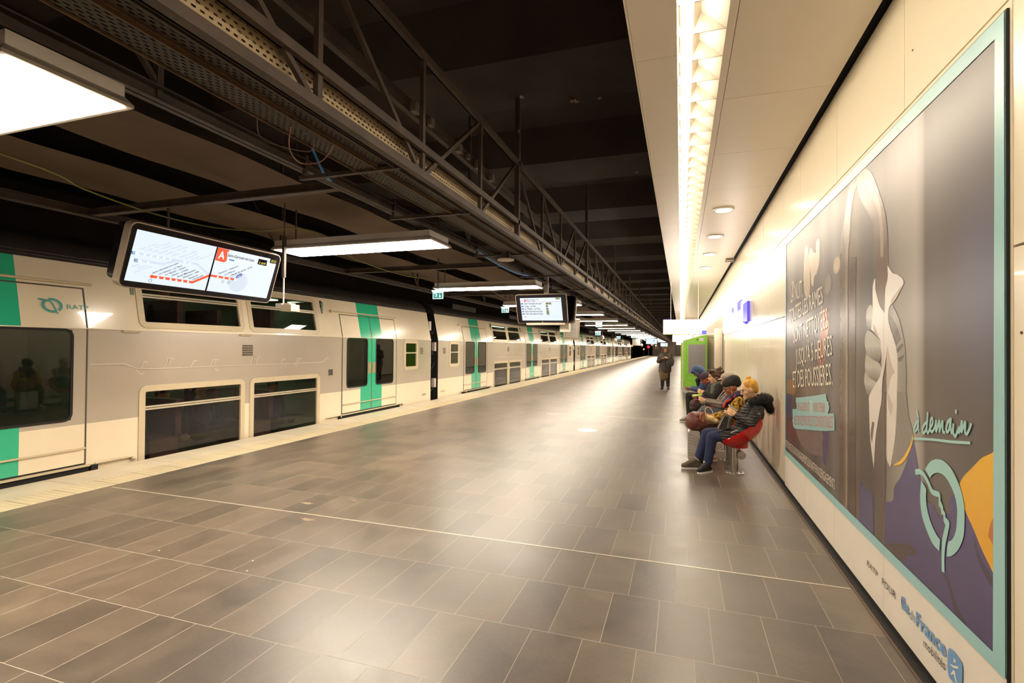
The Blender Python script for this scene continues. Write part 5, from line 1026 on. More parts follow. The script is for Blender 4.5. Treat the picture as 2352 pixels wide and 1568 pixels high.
def fl(f, d): return lambda a, b_: f(a, b_, d)
sc = thing('route_map_screen', 'wide tilted screen showing the orange route map, hung over the platform edge', 'screen', (-5.41, 4.66, 2.2))
f = frame3((-5.412, 4.664, 2.57), 90.7, 17.2)
b = MB(); slab(b, f, rrect(2.06, .70, .075), -.10, -.006); b.build('screen_rim', M_rim, sc)
b = MB(); slab(b, f, rrect(2.0, .62, .06), -.24, -.10); b.build('screen_case', M_bez, sc)
b = MB(); slab(b, f, rrect(2.035, .675, .066), -.008, -.003); b.build('bezel', M_bez, sc)
b = MB(); b.add([f(a, c, -.001) for a, c in SC1['active']], [(0, 1, 2, 3)]); b.build('display', M_scr, sc)
def sdec(pts, d, mat, name='screen_graphic'):
    b = MB(); b.add([f(a, c, d) for a, c in pts], [tuple(range(len(pts)))]); b.build(name, mat, sc)
b = MB(); disc2(b, SC1['disc'][0], .15, fl(f, .0004), ry=.13); b.build('screen_graphic', E_pl, sc)
b = MB()
for l in SC1['grey']:
    for p, q in zip(l[:-1], l[1:]): stroke(b, [p, q], .026, fl(f, .0006))
b.build('faded_route', E_pl, sc)
b = MB()
for p in SC1['gdots']: disc2(b, p, .014, fl(f, .0009), 12)
for p in SC1['dots']: disc2(b, p, .013, fl(f, .0016), 12)
disc2(b, SC1['now'], .02, fl(f, .0018), 14)
b.build('station_dots', E_wh, sc)
b = MB()
for l in (SC1['red1'], SC1['red2']):
    for p, q in zip(l[:-1], l[1:]): stroke(b, [p, q], .028, fl(f, .0012))
disc2(b, SC1['start'], .019, fl(f, .0013), 14); b.build('orange_route', E_or, sc)
b = MB()
for p in SC1['rings']: ring2(b, p, .017, .004, fl(f, .0012), 14)
disc2(b, SC1['now'], .004, fl(f, .002), 8)
b.build('screen_graphic', E_bk, sc)
sdec(SC1['div'], .002, M_bez, 'display_divider'); sdec(SC1['A'], .001, E_or, 'line_badge'); sdec(SC1['pill'], .002, E_nv)
for l in SC1['boxes']: sdec(l, .001, E_bl)
for l in SC1['black']: sdec(l, .001, M_bez)
for t_, o_, e_, v_, k in SC1['texts']:
    b = MB(); addtext(b, t_, fl(f, .0028), o_, e_, v_, bold=.02 if k in 'wk' else 0); b.build('lettering', INK[k], sc)
MB().box(-5.53, -5.51, 4.17, 4.19, 2.75, 3.2).build('hanger', M_steel, sc)
# departures screen
def departures(c, yaw, tilt, w, h, label, content=True, rear=True):
    t = thing('departures_screen', label, 'screen', (c[0], c[1], c[2]-h/2), 'departure screens over the platform')
    f = frame3(c, yaw, tilt)
    b = MB(); slab(b, f, rrect(w, h, .05), -.05, -.004); b.build('screen_rim', M_rim, t)
    b = MB(); slab(b, f, rrect(w-.02, h-.02, .045), -.006, -.001); b.build('bezel', M_bez, t)
    if content:
        b = MB(); b.add([f(a, q, 0) for a, q in SC2['active']], [(0, 1, 2, 3)]); b.build('display', M_scr, t)
        for l in SC2['blk']:
            b = MB(); b.add([f(a, q, .001) for a, q in l], [(0, 1, 2, 3)]); b.build('time_box', M_bez, t)
        for k, m_ in (('logo', E_rd), ('box0', E_wh)):
            b = MB(); b.add([f(a, q, .001) for a, q in SC2[k]], [(0, 1, 2, 3)]); b.build('line_badge', m_, t)
        b = MB(); stroke(b, SC2['head'], .005, fl(f, .001)); b.build('screen_graphic', E_rd, t)
        b = MB()
        for (a, q) in SC2['rows']: b.add([f(a-.0, q, .001), f(a+.06, q, .001), f(a+.06, q+.028, .001), f(a, q+.028, .001)], [(0, 1, 2, 3)])
        b.build('screen_graphic', E_nv, t)
        b = MB()
        for i in range(1, 6): stroke(b, [(-.5, .19-.063*i), (.5, .19-.063*i)], .003, fl(f, .001))
        for i in range(3): stroke(b, [(-.33, -.19-.025*i), (.42-.5*(i == 2), -.19-.025*i)], .007, fl(f, .001))
        b.build('screen_graphic', E_pl, t)
        b = MB(); ring2(b, (-.42, -.2), .02, .008, fl(f, .001), 12); b.build('screen_graphic', E_rd, t)
        for t_, o_, e_, v_, k in SC2['texts']:
            b = MB(); addtext(b, t_, fl(f, .0022), o_, e_, v_, bold=.015); b.build('lettering', INK[k], t)
        b = MB(); ring2(b, (0., -.325), .012, .005, fl(f, .001), 14); b.build('camera_dot', M_rim, t)
    else:
        b = MB(); b.add([f(a, q, 0) for a, q in rrect(w-.1, h-.1, .02)], [tuple(range(24))]); b.build('display', M_scr, t)
        b = MB(); b.add([f(w*.16, -h*.15, .001), f(w*.2, -h*.15, .001), f(w*.2, h*.12, .001), f(w*.16, h*.12, .001)], [(0, 1, 2, 3)]); b.add([f(w*.16, h*.12, .001), f(w*.3, h*.12, .001), f(w*.3, h*.2, .001), f(w*.16, h*.2, .001)], [(0, 1, 2, 3)]); b.build('time_box', E_bl, t)
    if not rear:
        MB().box(c[0]-.03, c[0]+.03, c[1]+.06, c[1]+.12, c[2], 5.25).build('hanging_post', M_steel, t)
    if rear:
        f2 = frame3((c[0]+.12, c[1]+.50, c[2]), yaw+180, tilt)
        b = MB(); slab(b, f2, rrect(w, h, .05), -.05, 0); b.build('rear_screen', M_rim, t)
        b = MB(); slab(b, f2, rrect(w-.06, h-.06, .05), -.12, -.05); b.build('rear_case', M_bez, t)
        b = MB(); slab(b, f, rrect(w-.06, h-.06, .05), -.12, -.05); b.build('screen_case', M_bez, t)
        MB().box(c[0]+.0, c[0]+.1, c[1]+.2, c[1]+.3, c[2]-h*.3, 3.6).build('hanging_post', M_fixture, t)
        MB().box(c[0]-.4, c[0]+.55, c[1]+.1, c[1]+.38, c[2]-h*.52, c[2]-h*.46).build('lower_tray', M_rim, t)
        MB().box(c[0]+.40, c[0]+.62, c[1]+.22, c[1]+.42, c[2]-h*.75, c[2]-h*.46).build('speaker_box', M_fixture, t)
    return t
departures((-3.164, 11.659, 2.566), -.2, 20.2, 1.25, .72, 'tilted departures screen listing five trains, hung from the truss')
departures((-3.2, 60, 2.45), 0, 8, 1.3, .72, 'distant blue-white departures screen left of the hooded standing person', False, False)
departures((-2.6, 86, 2.25), 0, 8, 1.2, .66, 'most distant small screen, just above the hooded standing person', False, False)
# camera device on a rod in front of the train
t = thing('platform_camera', 'pale camera unit on a thin rod hanging in front of the upper train windows', 'camera', (-5.15, 5.6, 2.13))
MB().box(-5.22, -5.18, 5.58, 5.62, 2.58, 3.15).build('mounting_box', M_steel, t); MB().box(-5.206, -5.194, 5.594, 5.606, 3.15, 5.25).build('mounting_rod', M_steel, t)
MB().tube([(-5.2, 5.6, 2.2), (-5.2, 5.6, 2.6)], .010, 8).build('rod', M_fixture, t)
MB().box(-5.26, -5.16, 5.52, 5.66, 2.15, 2.22).build('clamp', M_fixture, t)
b = MB().box(-5.15, -4.98, 5.5, 5.66, 2.11, 2.20).box(-5.13, -5.03, 5.52, 5.64, 2.20, 2.22); b.build('camera_body', M_fr, t)
# emergency exit signs
M_gs = em('green exit sign face', (.02, .22, .16), .45); M_gw = em('exit sign white', (.7, 1, 1), .7)
def exit_sign(x, y, z, w, label, lamp=True):
    t = thing('exit_sign', label, 'exit sign', (x, y, z), 'green exit signs over the platform')
    k = w/.24
    b = MB().prism([(x-.15*k, z+.19*k), (x+.15*k, z+.19*k), (x+.12*k, z+.14*k), (x-.12*k, z+.14*k)], 'y', y-.03, y+.03); b.build('lamp_bar', M_gw, t)
    MB().box(x-.125*k, x+.125*k, y-.012, y+.012, z-.005, z+.14*k).build('sign_frame', M_gw, t)
    MB().box(x-.112*k, x+.112*k, y-.016, y-.012, z+.008*k, z+.128*k).build('sign_face', M_gs, t)
    F = lambda a, c: (x+a*k, y-.018, z+c*k)
    b = MB(); stroke(b, [(.055, .115), (.055, .03)], .014, F); stroke(b, [(.03, .06), (.055, .025)], .013, F); stroke(b, [(.08, .06), (.055, .025)], .013, F)
    stroke(b, [(-.09, .03), (-.09, .115)], .008, F); stroke(b, [(-.09, .115), (-.045, .115)], .008, F); stroke(b, [(-.045, .115), (-.045, .03)], .008, F)
    disc2(b, (-.02, .108), .009, F, 8); stroke(b, [(-.022, .095), (-.03, .065)], .014, F); stroke(b, [(-.03, .065), (-.01, .03)], .01, F); stroke(b, [(-.03, .065), (-.045, .045)], .01, F); stroke(b, [(-.022, .092), (.0, .075)], .008, F)
    b.build('pictogram', M_gw, t)
    MB().box(x-.01, x+.01, y-.01, y+.01, z+.19*k, 5.25).build('hanger', M_steel, t)
exit_sign(-5.17, 10.2, 2.72, .24, 'nearest green exit sign with a down arrow, under the third light panel')
exit_sign(-5.6, 16.0, 2.81, .24, 'second green exit sign, just left of the departures screen')
exit_sign(-4.0, 26.0, 2.72, .30, 'third green exit sign, right of the departures screen')
for i, (x, y) in enumerate([(-5.6, 36), (-4.0, 46), (-6.0, 52), (-4.0, 62), (-3.3, 78)]):
    exit_sign(x, y, 2.55, .36, '%s distant exit sign among the far light panels, from the near end' % ORD[i])
# tilted white monitor back
f = frame3((-4.55, 22.5, 2.35), 0, -18)
t = thing('tilted_cabinet', 'pale grey tilted screen cabinet above the train, right of the departures screen', 'screen cabinet', (-4.55, 22.5, 2.0))
f = frame3((-4.25, 20.5, 2.40), 20, 16)
b = MB(); slab(b, f, rrect(.62, .84, .03), -.1, 0); b.build('cabinet_case', M_fr, t)
b = MB(); b.add([f(*p, .002) for p in [(-.25, .36), (-.01, .36), (-.01, -.34), (-.25, -.34)]], [(0, 1, 2, 3)]); b.add([f(*p, .002) for p in [(.01, .36), (.25, .36), (.25, -.34), (.01, -.34)]], [(0, 1, 2, 3)]); b.build('cabinet_panel', pm('matt white panel', lin(216, 212, 206), .5), t)
MB().box(-4.27, -4.23, 20.62, 20.66, 2.7, 5.25).build('hanger', M_steel, t)
b = MB().box(-6.25, -5.2, 70, 70.3, 2.0, 2.9)
b.box(-5.75, -5.65, 70.1, 70.2, 2.9, 5.25); tag(b.build('distant_cabinet', M_white), 'white box hanging beyond the end of the train', 'cabinet')
for i, (x, y, z) in enumerate([(-5.9, 40, 2.5), (-5.7, 47, 2.45), (-5.7, 53, 2.4), (-5.0, 70, 2.1), (-3.9, 75, 2.2), (-3.7, 82, 2.1)]):
    t = thing('dome_camera', 'small pale dome hanging over the platform edge, %s from the near end' % ORD[i], 'camera', (x, y, z-.2), 'domes over the platform edge')
    MB().tube([(x, y, z), (x, y, 5.25)], .03, 8).build('rod', M_steel, t)
    b = MB().ell((x, y, z-.05), (.17, .17, .2)); b.smooth = True; b.build('dome', M_fixture, t)
# far end things
t = thing('signal_lamp', 'small red signal light beyond the end of the train', 'signal', (-6.6, 112, .6))
MB().lathe((-6.6, 112, 1.95), [(.0, 0), (.28, 0), (.28, .2), (0, .2)], 20, axis='y').build('red_lamp', em('red signal', (1, .02, .03), 1.2), t)
MB().box(-6.7, -6.5, 112.25, 112.4, -.9, 2.6).build('signal_post', M_dk, t)
tag(MB().box(-.05, .45, YF-.2, YF-.12, .6, 2.2).box(-.05, .9, YF-.2, YF-.12, 1.7, 2.5).build('red_notice', pm('red enamel', lin(206, 70, 44), .5)), 'red notice on the dark door at the far end', 'notice')
for i, x in enumerate((-5.6, -5.1, -3.9, -1.0)):
    tag(MB().box(x-.16, x+.16, YF-.03, YF, 1.4, 2.1).build('wall_notice', M_cream), '%s pale notice on the far end wall, from the left' % ORD[i], 'notice', 'pale notices at the far end')
for i, (x, y, z) in enumerate(((-7.9, 88, 1.9), (-8.4, 90, 1.5), (-7.3, 108, 1.3))):
    t = thing('tunnel_lamp', '%s tiny amber lamp in the dark tunnel, from the left' % ['second', 'first', 'third'][i], 'lamp', (x, y, -1.4))
    MB().box(x-.15, x+.15, y, y+.1, z, z+.3).build('lamp_glass', em('dull amber lamp', (1, .5, .2), .6), t); MB().box(x-.04, x+.04, y+.1, y+.18, -1.4, z+.3).build('lamp_post', M_dk, t)

# ================================================================ RIGHT SIDE: signs, kiosk
M_sgn = em('lit sign face', (1, .93, .86), 5.0); M_sy = em('yellow sign edge', (1, .75, .15), .8); M_sb = em('blue sign edge', (.12, .10, .62), .6)
for i, (y, x0, x1) in enumerate(((16.0, -.5, .71), (34, -.5, .6), (62, -.5, .6))):
    t = thing('hanging_lightbox', '%s glaring white direction sign hanging below the ivory ceiling' % ('nearest', 'second', 'farthest')[i], 'lit sign', ((x0+x1)/2, y, 2.08), 'lit signs under the ivory ceiling')
    MB().box(x0, x1, y-.06, y+.06, 2.09, 2.51).build('sign_face', M_sgn, t)
    MB().box(x0-.01, x0, y-.065, y+.065, 2.08, 2.51).box(x0, x1*.3, y-.065, y+.065, 2.075, 2.09).build('yellow_edge', M_sy, t)
    MB().box(x0, x0+.25, y-.065, y+.065, 2.51, 2.525).build('blue_edge', M_sb, t); MB().box(x1-.13, x1, y-.065, y-.06, 2.09, 2.2).box(x1*.5, x1, y-.065, y+.065, 2.077, 2.09).build('blue_edge', M_sb, t)
    MB().box(x0+.2, x0+.212, y-.006, y+.006, 2.52, zc).build('hanger', M_white, t); MB().box(x1-.23, x1-.218, y-.006, y+.006, 2.52, zc).build('hanger', M_white, t)
t = thing('wall_lightbox', 'glowing white and blue station name sign on the upper wall', 'lit sign', (1.18, 13, 2.16))
MB().box(1.165, 1.2, 10.9, 15.9, 2.12, 2.62).build('sign_face', M_sgn, t)
M_sb2 = em('blue sign face', (.08, .06, .55), .62)
b = MB()
for (y0, y1, z0, z1) in ((10.2, 10.88, 2.17, 2.54), (11.3, 11.95, 2.46, 2.66), (12.75, 13.25, 2.50, 2.62), (11.55, 11.7, 2.27, 2.36), (10.6, 11.1, 2.14, 2.19), (11.3, 11.7, 2.13, 2.17), (12.1, 12.6, 2.12, 2.15)): MB().box(1.155, 1.2, y0, y1, z0, z1).build('blue_letter', M_sb2, t)
# green kiosk
KY = 20.08
t = thing('vending_kiosk', 'lime green vending kiosk with a grey glass front beyond the seated people', 'kiosk', (.5, KY+.6, 0), 'kiosks along the wall')
M_lime = pm('lime green paint', lin(142, 206, 62), .4, var=.04)
b = MB().prism([(.085, .19), (.93, .19), (.93, 2.18), (.60, 2.10), (.085, 1.96)], 'y', KY, KY+1.5); b.build('cabinet_body', M_lime, t)
MB().box(.05, .93, KY+.0, KY+1.5, 0, .19).build('plinth', M_fixture, t)
MB().box(.05, .085, KY+.02, KY+1.45, .15, 1.9).build('side_panel', M_cream, t)
fr = MB().box(.23, .90, KY-.015, KY, .67, 1.86).build('window_frame', M_lime, t)
MB().box(.265, .87, KY-.02, KY-.015, .71, 1.81).build('glass_front', pm('grey glass front', lin(150, 145, 142), .25, var=.05), fr)
MB().box(.66, .80, KY-.01, KY, 1.93, 2.06).build('white_plate', M_white, t)
b = MB().lathe((.58, KY, 1.99), [(.035, 0), (.035, -.02), (.0, -.02)], 16, axis='y'); b.build('button', pm('dark green knob', lin(70, 130, 40), .4), t)
b = MB().box(.205, .215, KY-.006, KY, .45, 1.9).box(.205, .92, KY-.006, KY, .45, .456).box(.205, .92, KY-.006, KY, .63, .634); b.build('door_groove', pm('green groove', lin(96, 156, 40), .5), t)
t = thing('vending_kiosk', 'second green kiosk showing only its edge behind the first', 'kiosk', (.5, 27.5, 0), 'kiosks along the wall')
MB().box(.0, .93, 27, 28, .1, 1.95).build('cabinet_body', M_lime, t); MB().box(.0, .93, 27, 28, 0, .1).build('plinth', M_fixture, t)

# ================================================================ WHITE DISC on the floor and small litter
b = MB().lathe((-1.77, 10.07, .0), [(.2, 0), (.2, .003), (0, .003)], 40); tag(b.build('floor_disc', pm('white floor sticker', lin(240, 234, 226), .5)), 'round white sticker stuck on the slate floor', 'floor sticker')
M_lit = pm('dried pale spill', lin(140, 122, 98), .7, var=.3, scale=20)
for i, (x, y, r) in enumerate([(-3.7, 4.35, .05), (-3.3, 4.6, .035), (-3.35, 3.95, .05), (-.35, 2.0, .012), (.93, 2.15, .03)]):
    n = 16; L = [(x+r*(1+.25*math.sin(k*2.3+i))*math.cos(2*PI*k/n)*1.4, y+r*(1+.25*math.cos(k*1.9+i))*math.sin(2*PI*k/n)*.6) for k in range(n)]
    tag(MB().prism(L, 'z', .0002, .0012).build('dried_spill', M_lit), ['pale dried splash left of the metal floor strip', 'smaller pale splash beside the first one', 'pale splash just in front of the metal floor strip', 'tiny pale fleck on the tiles in the foreground', 'pale scuff by the wall at the lower right'][i], 'stain')
for i, (x, y) in enumerate([(-3.95, 2.95), (-3.1, 3.05), (-3.0, 2.9)]):
    tag(MB().box(x, x+.012, y, y+.009, 0, .003).build('paper_scrap', M_white), ['yellowish paper scrap lying on the floor at the left', 'tiny white paper scrap, right of the yellowish one', 'tiniest white scrap on the dark tiles'][i], 'litter')
# ================================================================ SEATS along the wall
M_red = pm('glossy red seat shell', lin(190, 18, 14), .22, var=.04, coat=.4)
SY = [7.36+.78*k for k in range(7)]
def seat(y, label, first=None):
    if first is not None:
        o = copy_tree(first); o.location = (.755, y, 0); o['label'] = label; return o
    t = thing('bucket_seat', label, 'seat', (.755, y, 0), 'red bucket seats along the wall')
    Cc = Vector((.755, y, .59)); A = Vector((.255, 0, .17)); Bv = Vector((0, .30, 0)); D = Vector((.085, 0, -.165))
    vs = []; fs = []; n = 40; m = 12
    for lay, sc_ in ((0, 1.0), (1, .955)):
        for j in range(m+1):
            s = PI/2*j/m
            for i in range(n):
                a = 2*PI*i/n
                ca = math.cos(a); e = 1 if ca > 0 else 1
                R = A*ca+Bv*math.sin(a)
                k = math.cos(s)**.85
                vs.append(tuple(Cc+(R*k+D*math.sin(s))*sc_ + (Vector((0, 0, .0)) if lay == 0 else Vector((-.003, 0, .006)))))
    N = (m+1)*n
    for lay in (0, 1):
        for j in range(m):
            for i in range(n): fs.append((lay*N+j*n+i, lay*N+j*n+(i+1) % n, lay*N+(j+1)*n+(i+1) % n, lay*N+(j+1)*n+i))
    for i in range(n): fs.append((i, (i+1) % n, N+(i+1) % n, N+i))
    b = MB().add(vs, fs); b.smooth = True; b.build('seat_shell', M_red, t)
    b = MB().lathe((.735, y, .345), [(.0, 0), (.112, 0), (.118, .006), (.118, .085), (.0, .085)], 36); b.smooth = True; b.build('seat_collar', M_red, t)
    b = MB().lathe((.68, y, 0), [(.125, 0), (.125, .008), (.06, .014), (.052, .02), (.050, .345), (0, .345)], 28); b.smooth = True; b.build('post', M_chrome, t)
    for k in range(6):
        a = PI/6+k*PI/3; MB().lathe((.68+.098*math.cos(a), y+.098*math.sin(a), .008), [(.012, 0), (.012, .012), (.004, .018)], 8).build('bolt', M_chrome, t)
    return t
sl_ = ['nearest red bucket seat, under the blonde person in the black coat', 'second red bucket seat, under the person in the yellow fur coat', 'third red bucket seat, under the person with the grey jacket sleeve', 'fourth red bucket seat, under the person with curly brown hair', 'empty red bucket seat behind the curly-haired person', 'red bucket seat under the person in the purple beanie', 'farthest red bucket seat, under the person in the blue hood']
s0 = seat(SY[0], sl_[0])
for y, l in list(zip(SY, sl_))[1:]: seat(y, l, s0)
t = thing('seat_beam', 'brushed steel beam joining the red seats, its round end facing the camera', 'beam', (.76, 9.7, .2))
MB().tube([(.765, 7.30, .25), (.765, 12.2, .25)], .046, 20).build('beam_tube', M_chrome, t)
MB().lathe((.765, 7.285, .25), [(.0, 0), (.052, 0), (.055, .005), (.055, .02), (0, .02)], 28, axis='y').build('end_cap', M_chrome, t)

# ================================================================ PEOPLE
V = Vector
def rotm(f, u):
    f = V(f).normalized(); u = V(u); u = (u-f*u.dot(f)).normalized(); r = f.cross(u)   # r: to the left/right side
    return Matrix((f, r, u)).transposed()
def head(b, c, f, u, s=1.):
    R = rotm(f, u); f_, r_, u_ = R.col[0], R.col[1], R.col[2]; c = V(c)
    P = lambda a, q, d: c+(f_*a+r_*q+u_*d)*s
    b.ell(P(-.005, 0, .025), (.095*s, .076*s, .098*s), R); b.ell(P(.028, 0, -.035), (.062*s, .056*s, .075*s), R)
    b.ell(P(.066, 0, -.088), (.026*s, .024*s, .022*s), R, 10, 8)
    b.chain([P(.088, 0, .022), P(.108, 0, -.018)], [.010*s, .015*s], n=8); b.ell(P(.10, .012, -.024), (.010*s,)*3, R, 8, 6); b.ell(P(.10, -.012, -.024), (.010*s,)*3, R, 8, 6)
    b.ell(P(.084, 0, .040), (.014*s, .055*s, .010*s), R, 10, 6)
    b.ell(P(.084, 0, -.050), (.014*s, .026*s, .007*s), R, 10, 6); b.ell(P(.081, 0, -.062), (.013*s, .022*s, .007*s), R, 10, 6)
    for q in (-1, 1):
        b.ell(P(-.005, q*.078, .0), (.020*s, .009*s, .032*s), R, 10, 8); b.ell(P(.055, q*.038, -.02), (.030*s, .025*s, .028*s), R, 10, 8)
    return P, R
def hand(b, w, d, n, s=1., curl=.9, side=1, thumb=True):
    """w wrist, d finger direction, n palm normal (fingers curl towards it)"""
    w = V(w); d = V(d).normalized(); n = V(n); n = (n-d*n.dot(d)).normalized(); r = d.cross(n)*side
    b.chain([w, w+d*.03*s], [.024*s, .024*s])
    for q in (-.026, -.009, .009, .026): b.chain([w+d*.02*s+r*q*.7*s, w+d*.085*s+r*q*s], [.016*s, .0125*s], n=8)
    for i, (q, L) in enumerate(((-.030, .062), (-.010, .074), (.010, .078), (.030, .068))):
        p = w+d*.085*s+r*q*s; a = 0; pts = [p]; dd = d.copy()
        for k, fr in enumerate((.45, .32, .25)):
            a += curl*(.55+.1*i) if k else curl*.5
            dd = d*math.cos(a)+n*math.sin(a); p = p+dd*L*fr*s; pts.append(p)
        b.chain(pts, [.0095*s, .0088*s, .008*s, .007*s], n=8)
    if thumb:
        p0 = w+d*.03*s+r*.022*s; p1 = p0+(d*.5+r*.65+n*.35).normalized()*.04*s; p2 = p1+(d*.75+r*.1+n*.6).normalized()*.032*s; p3 = p2+(d*.7-r*.2+n*.6).normalized()*.022*s
        b.chain([p0, p1, p2, p3], [.014*s, .011*s, .0095*s, .008*s], n=8)
def blob(name, mat, t, fn, voxel=.012, it=3, label=None):
    b = MB(); fn(b); o = b.build(name, mat, t); remesh(o, voxel, it)
    if label: o['label'] = label
    return o
def shoe(b, ank, toe, w=.042, h=.05):
    a = V(ank); t_ = V(toe); d = (t_-a); d.z = 0; d.normalize(); g = min(a.z, t_.z)
    zf = t_.z
    b.chain([V((a.x, a.y, zf+.036))-d*.03, V((t_.x, t_.y, zf+.030))-d*.03], [w*.95, w*.85]); b.chain([a+V((0, 0, .015)), V((t_.x, t_.y, zf+.036))-d*.05], [w*1.05, w*.85]); b.chain([a, V((a.x, a.y, zf+.04))], [w, w*.95]); b.chain([V((a.x, a.y, zf+.06)), V((t_.x, t_.y, zf+.028))-d*.08], [w*.95, w*.8])
def sole(t, ank, toe, mat):
    a = V(ank); t_ = V(toe); d = (t_-a); d.z = 0; d.normalize(); r = V((-d.y, d.x, 0)); z = t_.z-.012
    L = []
    for q, k in ((-.07, .028), (-.05, .038), (.05, .036), (.13, .044)): L.append(a+d*q+r*k)
    e = V((t_.x, t_.y, 0))
    L += [e-d*.03+r*.038, e+d*.0+r*.012, e-r*.012, e-d*.03-r*.038]
    for q, k in reversed(((-.07, .028), (-.05, .038), (.05, .036), (.13, .044))): L.append(a+d*q-r*k)
    MB().prism([(p.x, p.y) for p in L], 'z', z, z+.022).build('shoe_sole', mat, t)
def person(label, K):
    """K: all joints in world coordinates"""
    t = thing('person', label, 'person', (K['pel'][0], K['pel'][1], 0)); g = K.get
    vx = g('vox', .012)
    hd = {}
    def body(b):
        hd['P'], hd['R'] = head(b, K['head'], K['f'], K['u'], g('hs', 1.))
        b.chain([K['neck'], V(K['head'])-V(K['u']).normalized()*.05], [.056, .052])
        b.chain([V(K['pel'])+V((-.03, 0, .03)), K['chest'], K['neck']], [.105, .11, .07])
        b.chain([K['shl'], K['shr']], [.05, .05])
        for s in 'lr':
            b.chain([K['sh'+s], K['el'+s], K['wr'+s]], [.048, .038, .026])
            hd_ = K['hd'+s]; hand(b, K['wr'+s], V(hd_[0]), V(hd_[1]), g('hands', 1.), hd_[2], 1 if s == 'l' else -1)
            b.chain([K['hp'+s], K['kn'+s], K['an'+s]], [.078, .052, .034])
            an_ = V(K['an'+s]); to_ = V(K['to'+s])+V((0, 0, .032)); b.chain([an_, an_+(to_-an_)*.75], [.03, .02])
    blob('body', g('skin', S1m), t, body, g('bvox', .0075), 3)
    P = hd['P']; R = hd['R']
    if g('eyes', True):
        b = MB()
        for q in (-1, 1): b.ell(P(.083, q*.031, .014), (.008, .015, .006), R, 10, 6)
        b.smooth = True; b.build('eyes', pm('dark eyes and lashes', lin(40, 26, 20), .4), t)
        b = MB()
        for q in (-1, 1): b.ell(P(.090, q*.033, .037), (.006, .021, .004), R, 10, 6)
        b.smooth = True; b.build('eyebrows', g('brow', Kh), t)
    if g('hair'): blob('hair', K['hair'], t, lambda b: K['hairf'](b, P, R), .009, 2)
    J = g('jr', 1.)
    def coat(b):
        b.chain([V(K['pel'])+V((-.03, 0, .03)), K['chest'], V(K['neck'])-V((0, 0, .03))], [.135*J, .15*J, .10])
        b.chain([K['shl'], K['shr']], [.072*J, .072*J])
        for s in 'lr':
            w = V(K['wr'+s]); e = V(K['el'+s]); b.chain([K['sh'+s], e, w+(e-w)*.08], [.072*J, .064*J, .046*J])
        if g('hem'):
            for s in 'lr':
                h_ = V(K['hp'+s]); k_ = V(K['kn'+s]); b.chain([h_+V((0, 0, .02)), h_+(k_-h_)*K['hem']], [.10*J, .088*J])
    blob('coat', g('coat'), t, coat, vx, 3)
    def trs(b):
        b.chain([V(K['pel'])+V((-.03, 0, .0)), V(K['pel'])+V((-.03, 0, .03))], [.115, .12])
        for s in 'lr':
            a = V(K['an'+s]); k_ = V(K['kn'+s]); b.chain([K['hp'+s], k_, a+(k_-a)*.10], [.088, .072, g('cuffr', .056)])
    blob('trousers', g('trou'), t, trs, vx, 2)
    for s in 'lr':
        blob('shoe', g('shoe'+s, g('shoe')), t, lambda b: shoe(b, K['an'+s], K['to'+s]), .008, 2)
        sole(t, K['an'+s], K['to'+s], g('solem', M_white))
    return t, P, R
def h_cap(b, P, R, k=1.):
    b.ell(P(-.022, 0, .040), (.100*k, .088*k, .096*k), R)
    b.ell(P(-.055, 0, -.02), (.062, .072, .08), R)
M_blond = pm('dark blond hair', lin(214, 158, 58), .5, var=.35, scale=30, stretch=(1, 1, .3))
def quilt(name, col, sc=9., rough=.5):
    m = pm(name, col, rough, var=.25, scale=30); nt = m.node_tree; b = nt.nodes['Principled BSDF']
    tc = nt.nodes.new('ShaderNodeTexCoord'); w = nt.nodes.new('ShaderNodeTexWave'); w.bands_direction = 'Z'; w.inputs['Scale'].default_value = sc; w.inputs['Distortion'].default_value = 3.; w.inputs['Detail'].default_value = 2; w.inputs['Detail Scale'].default_value = 1.5
    nt.links.new(tc.outputs['Object'], w.inputs['Vector']); bp = nt.nodes.new('ShaderNodeBump'); bp.inputs['Strength'].default_value = .7; bp.inputs['Distance'].default_value = .02
    nt.links.new(w.outputs['Fac'], bp.inputs['Height']); nt.links.new(bp.outputs[0], b.inputs['Normal']); return m
M_blk = quilt('black padded coat', lin(50, 44, 42))
M_jean = pm('dark blue jeans', lin(34, 42, 78), .8, var=.15, scale=20)
M_fur = pm('black fur', lin(26, 24, 24), .8)
# --- person 1: blonde, black padded coat with fur hood, jeans
Y = SY[0]
K1 = dict(pel=(.84, Y, .55), chest=(.90, Y, .80), neck=(.935, Y-.02, .965), head=(.855, Y-.05, 1.115), f=(-.92, -.12, -.37), u=(-.34, 0, .94),
          shl=(.95, Y-.17, .88), shr=(.93, Y+.17, .88), ell=(.86, Y-.22, .69), elr=(.80, Y+.22, .68), wrl=(.70, Y-.13, .785), wrr=(.68, Y+.06, .76),
          hdl=((-.75, .25, .45), (.2, 1, .2), .7), hdr=((-.8, -.35, .1), (0, -.3, 1), .8),
          hpl=(.80, Y-.09, .52), hpr=(.80, Y+.09, .52), knl=(.40, Y-.08, .475), knr=(.345, Y+.10, .49), anl=(.345, Y-.10, .10), anr=(.225, Y+.06, .12),
          tol=(.22, Y-.24, .012), tor=(.015, Y+.0, .012), skin=pm('fair skin', lin(232, 184, 142), .5), hair=M_blond, brow=M_blond,
          hairf=lambda b, P, R: (b.ell(P(-.030, 0, .052), (.100, .087, .088), R), b.ell(P(-.066, 0, .0), (.054, .066, .075), R), b.ell(P(-.050, 0, .150), (.036, .034, .024), R)),
          coat=M_blk, trou=M_jean, shoel=pm('black trainer', lin(26, 24, 26), .5), shoer=pm('olive grey trainer', lin(92, 80, 64), .6), hem=.62, bvox=.006)
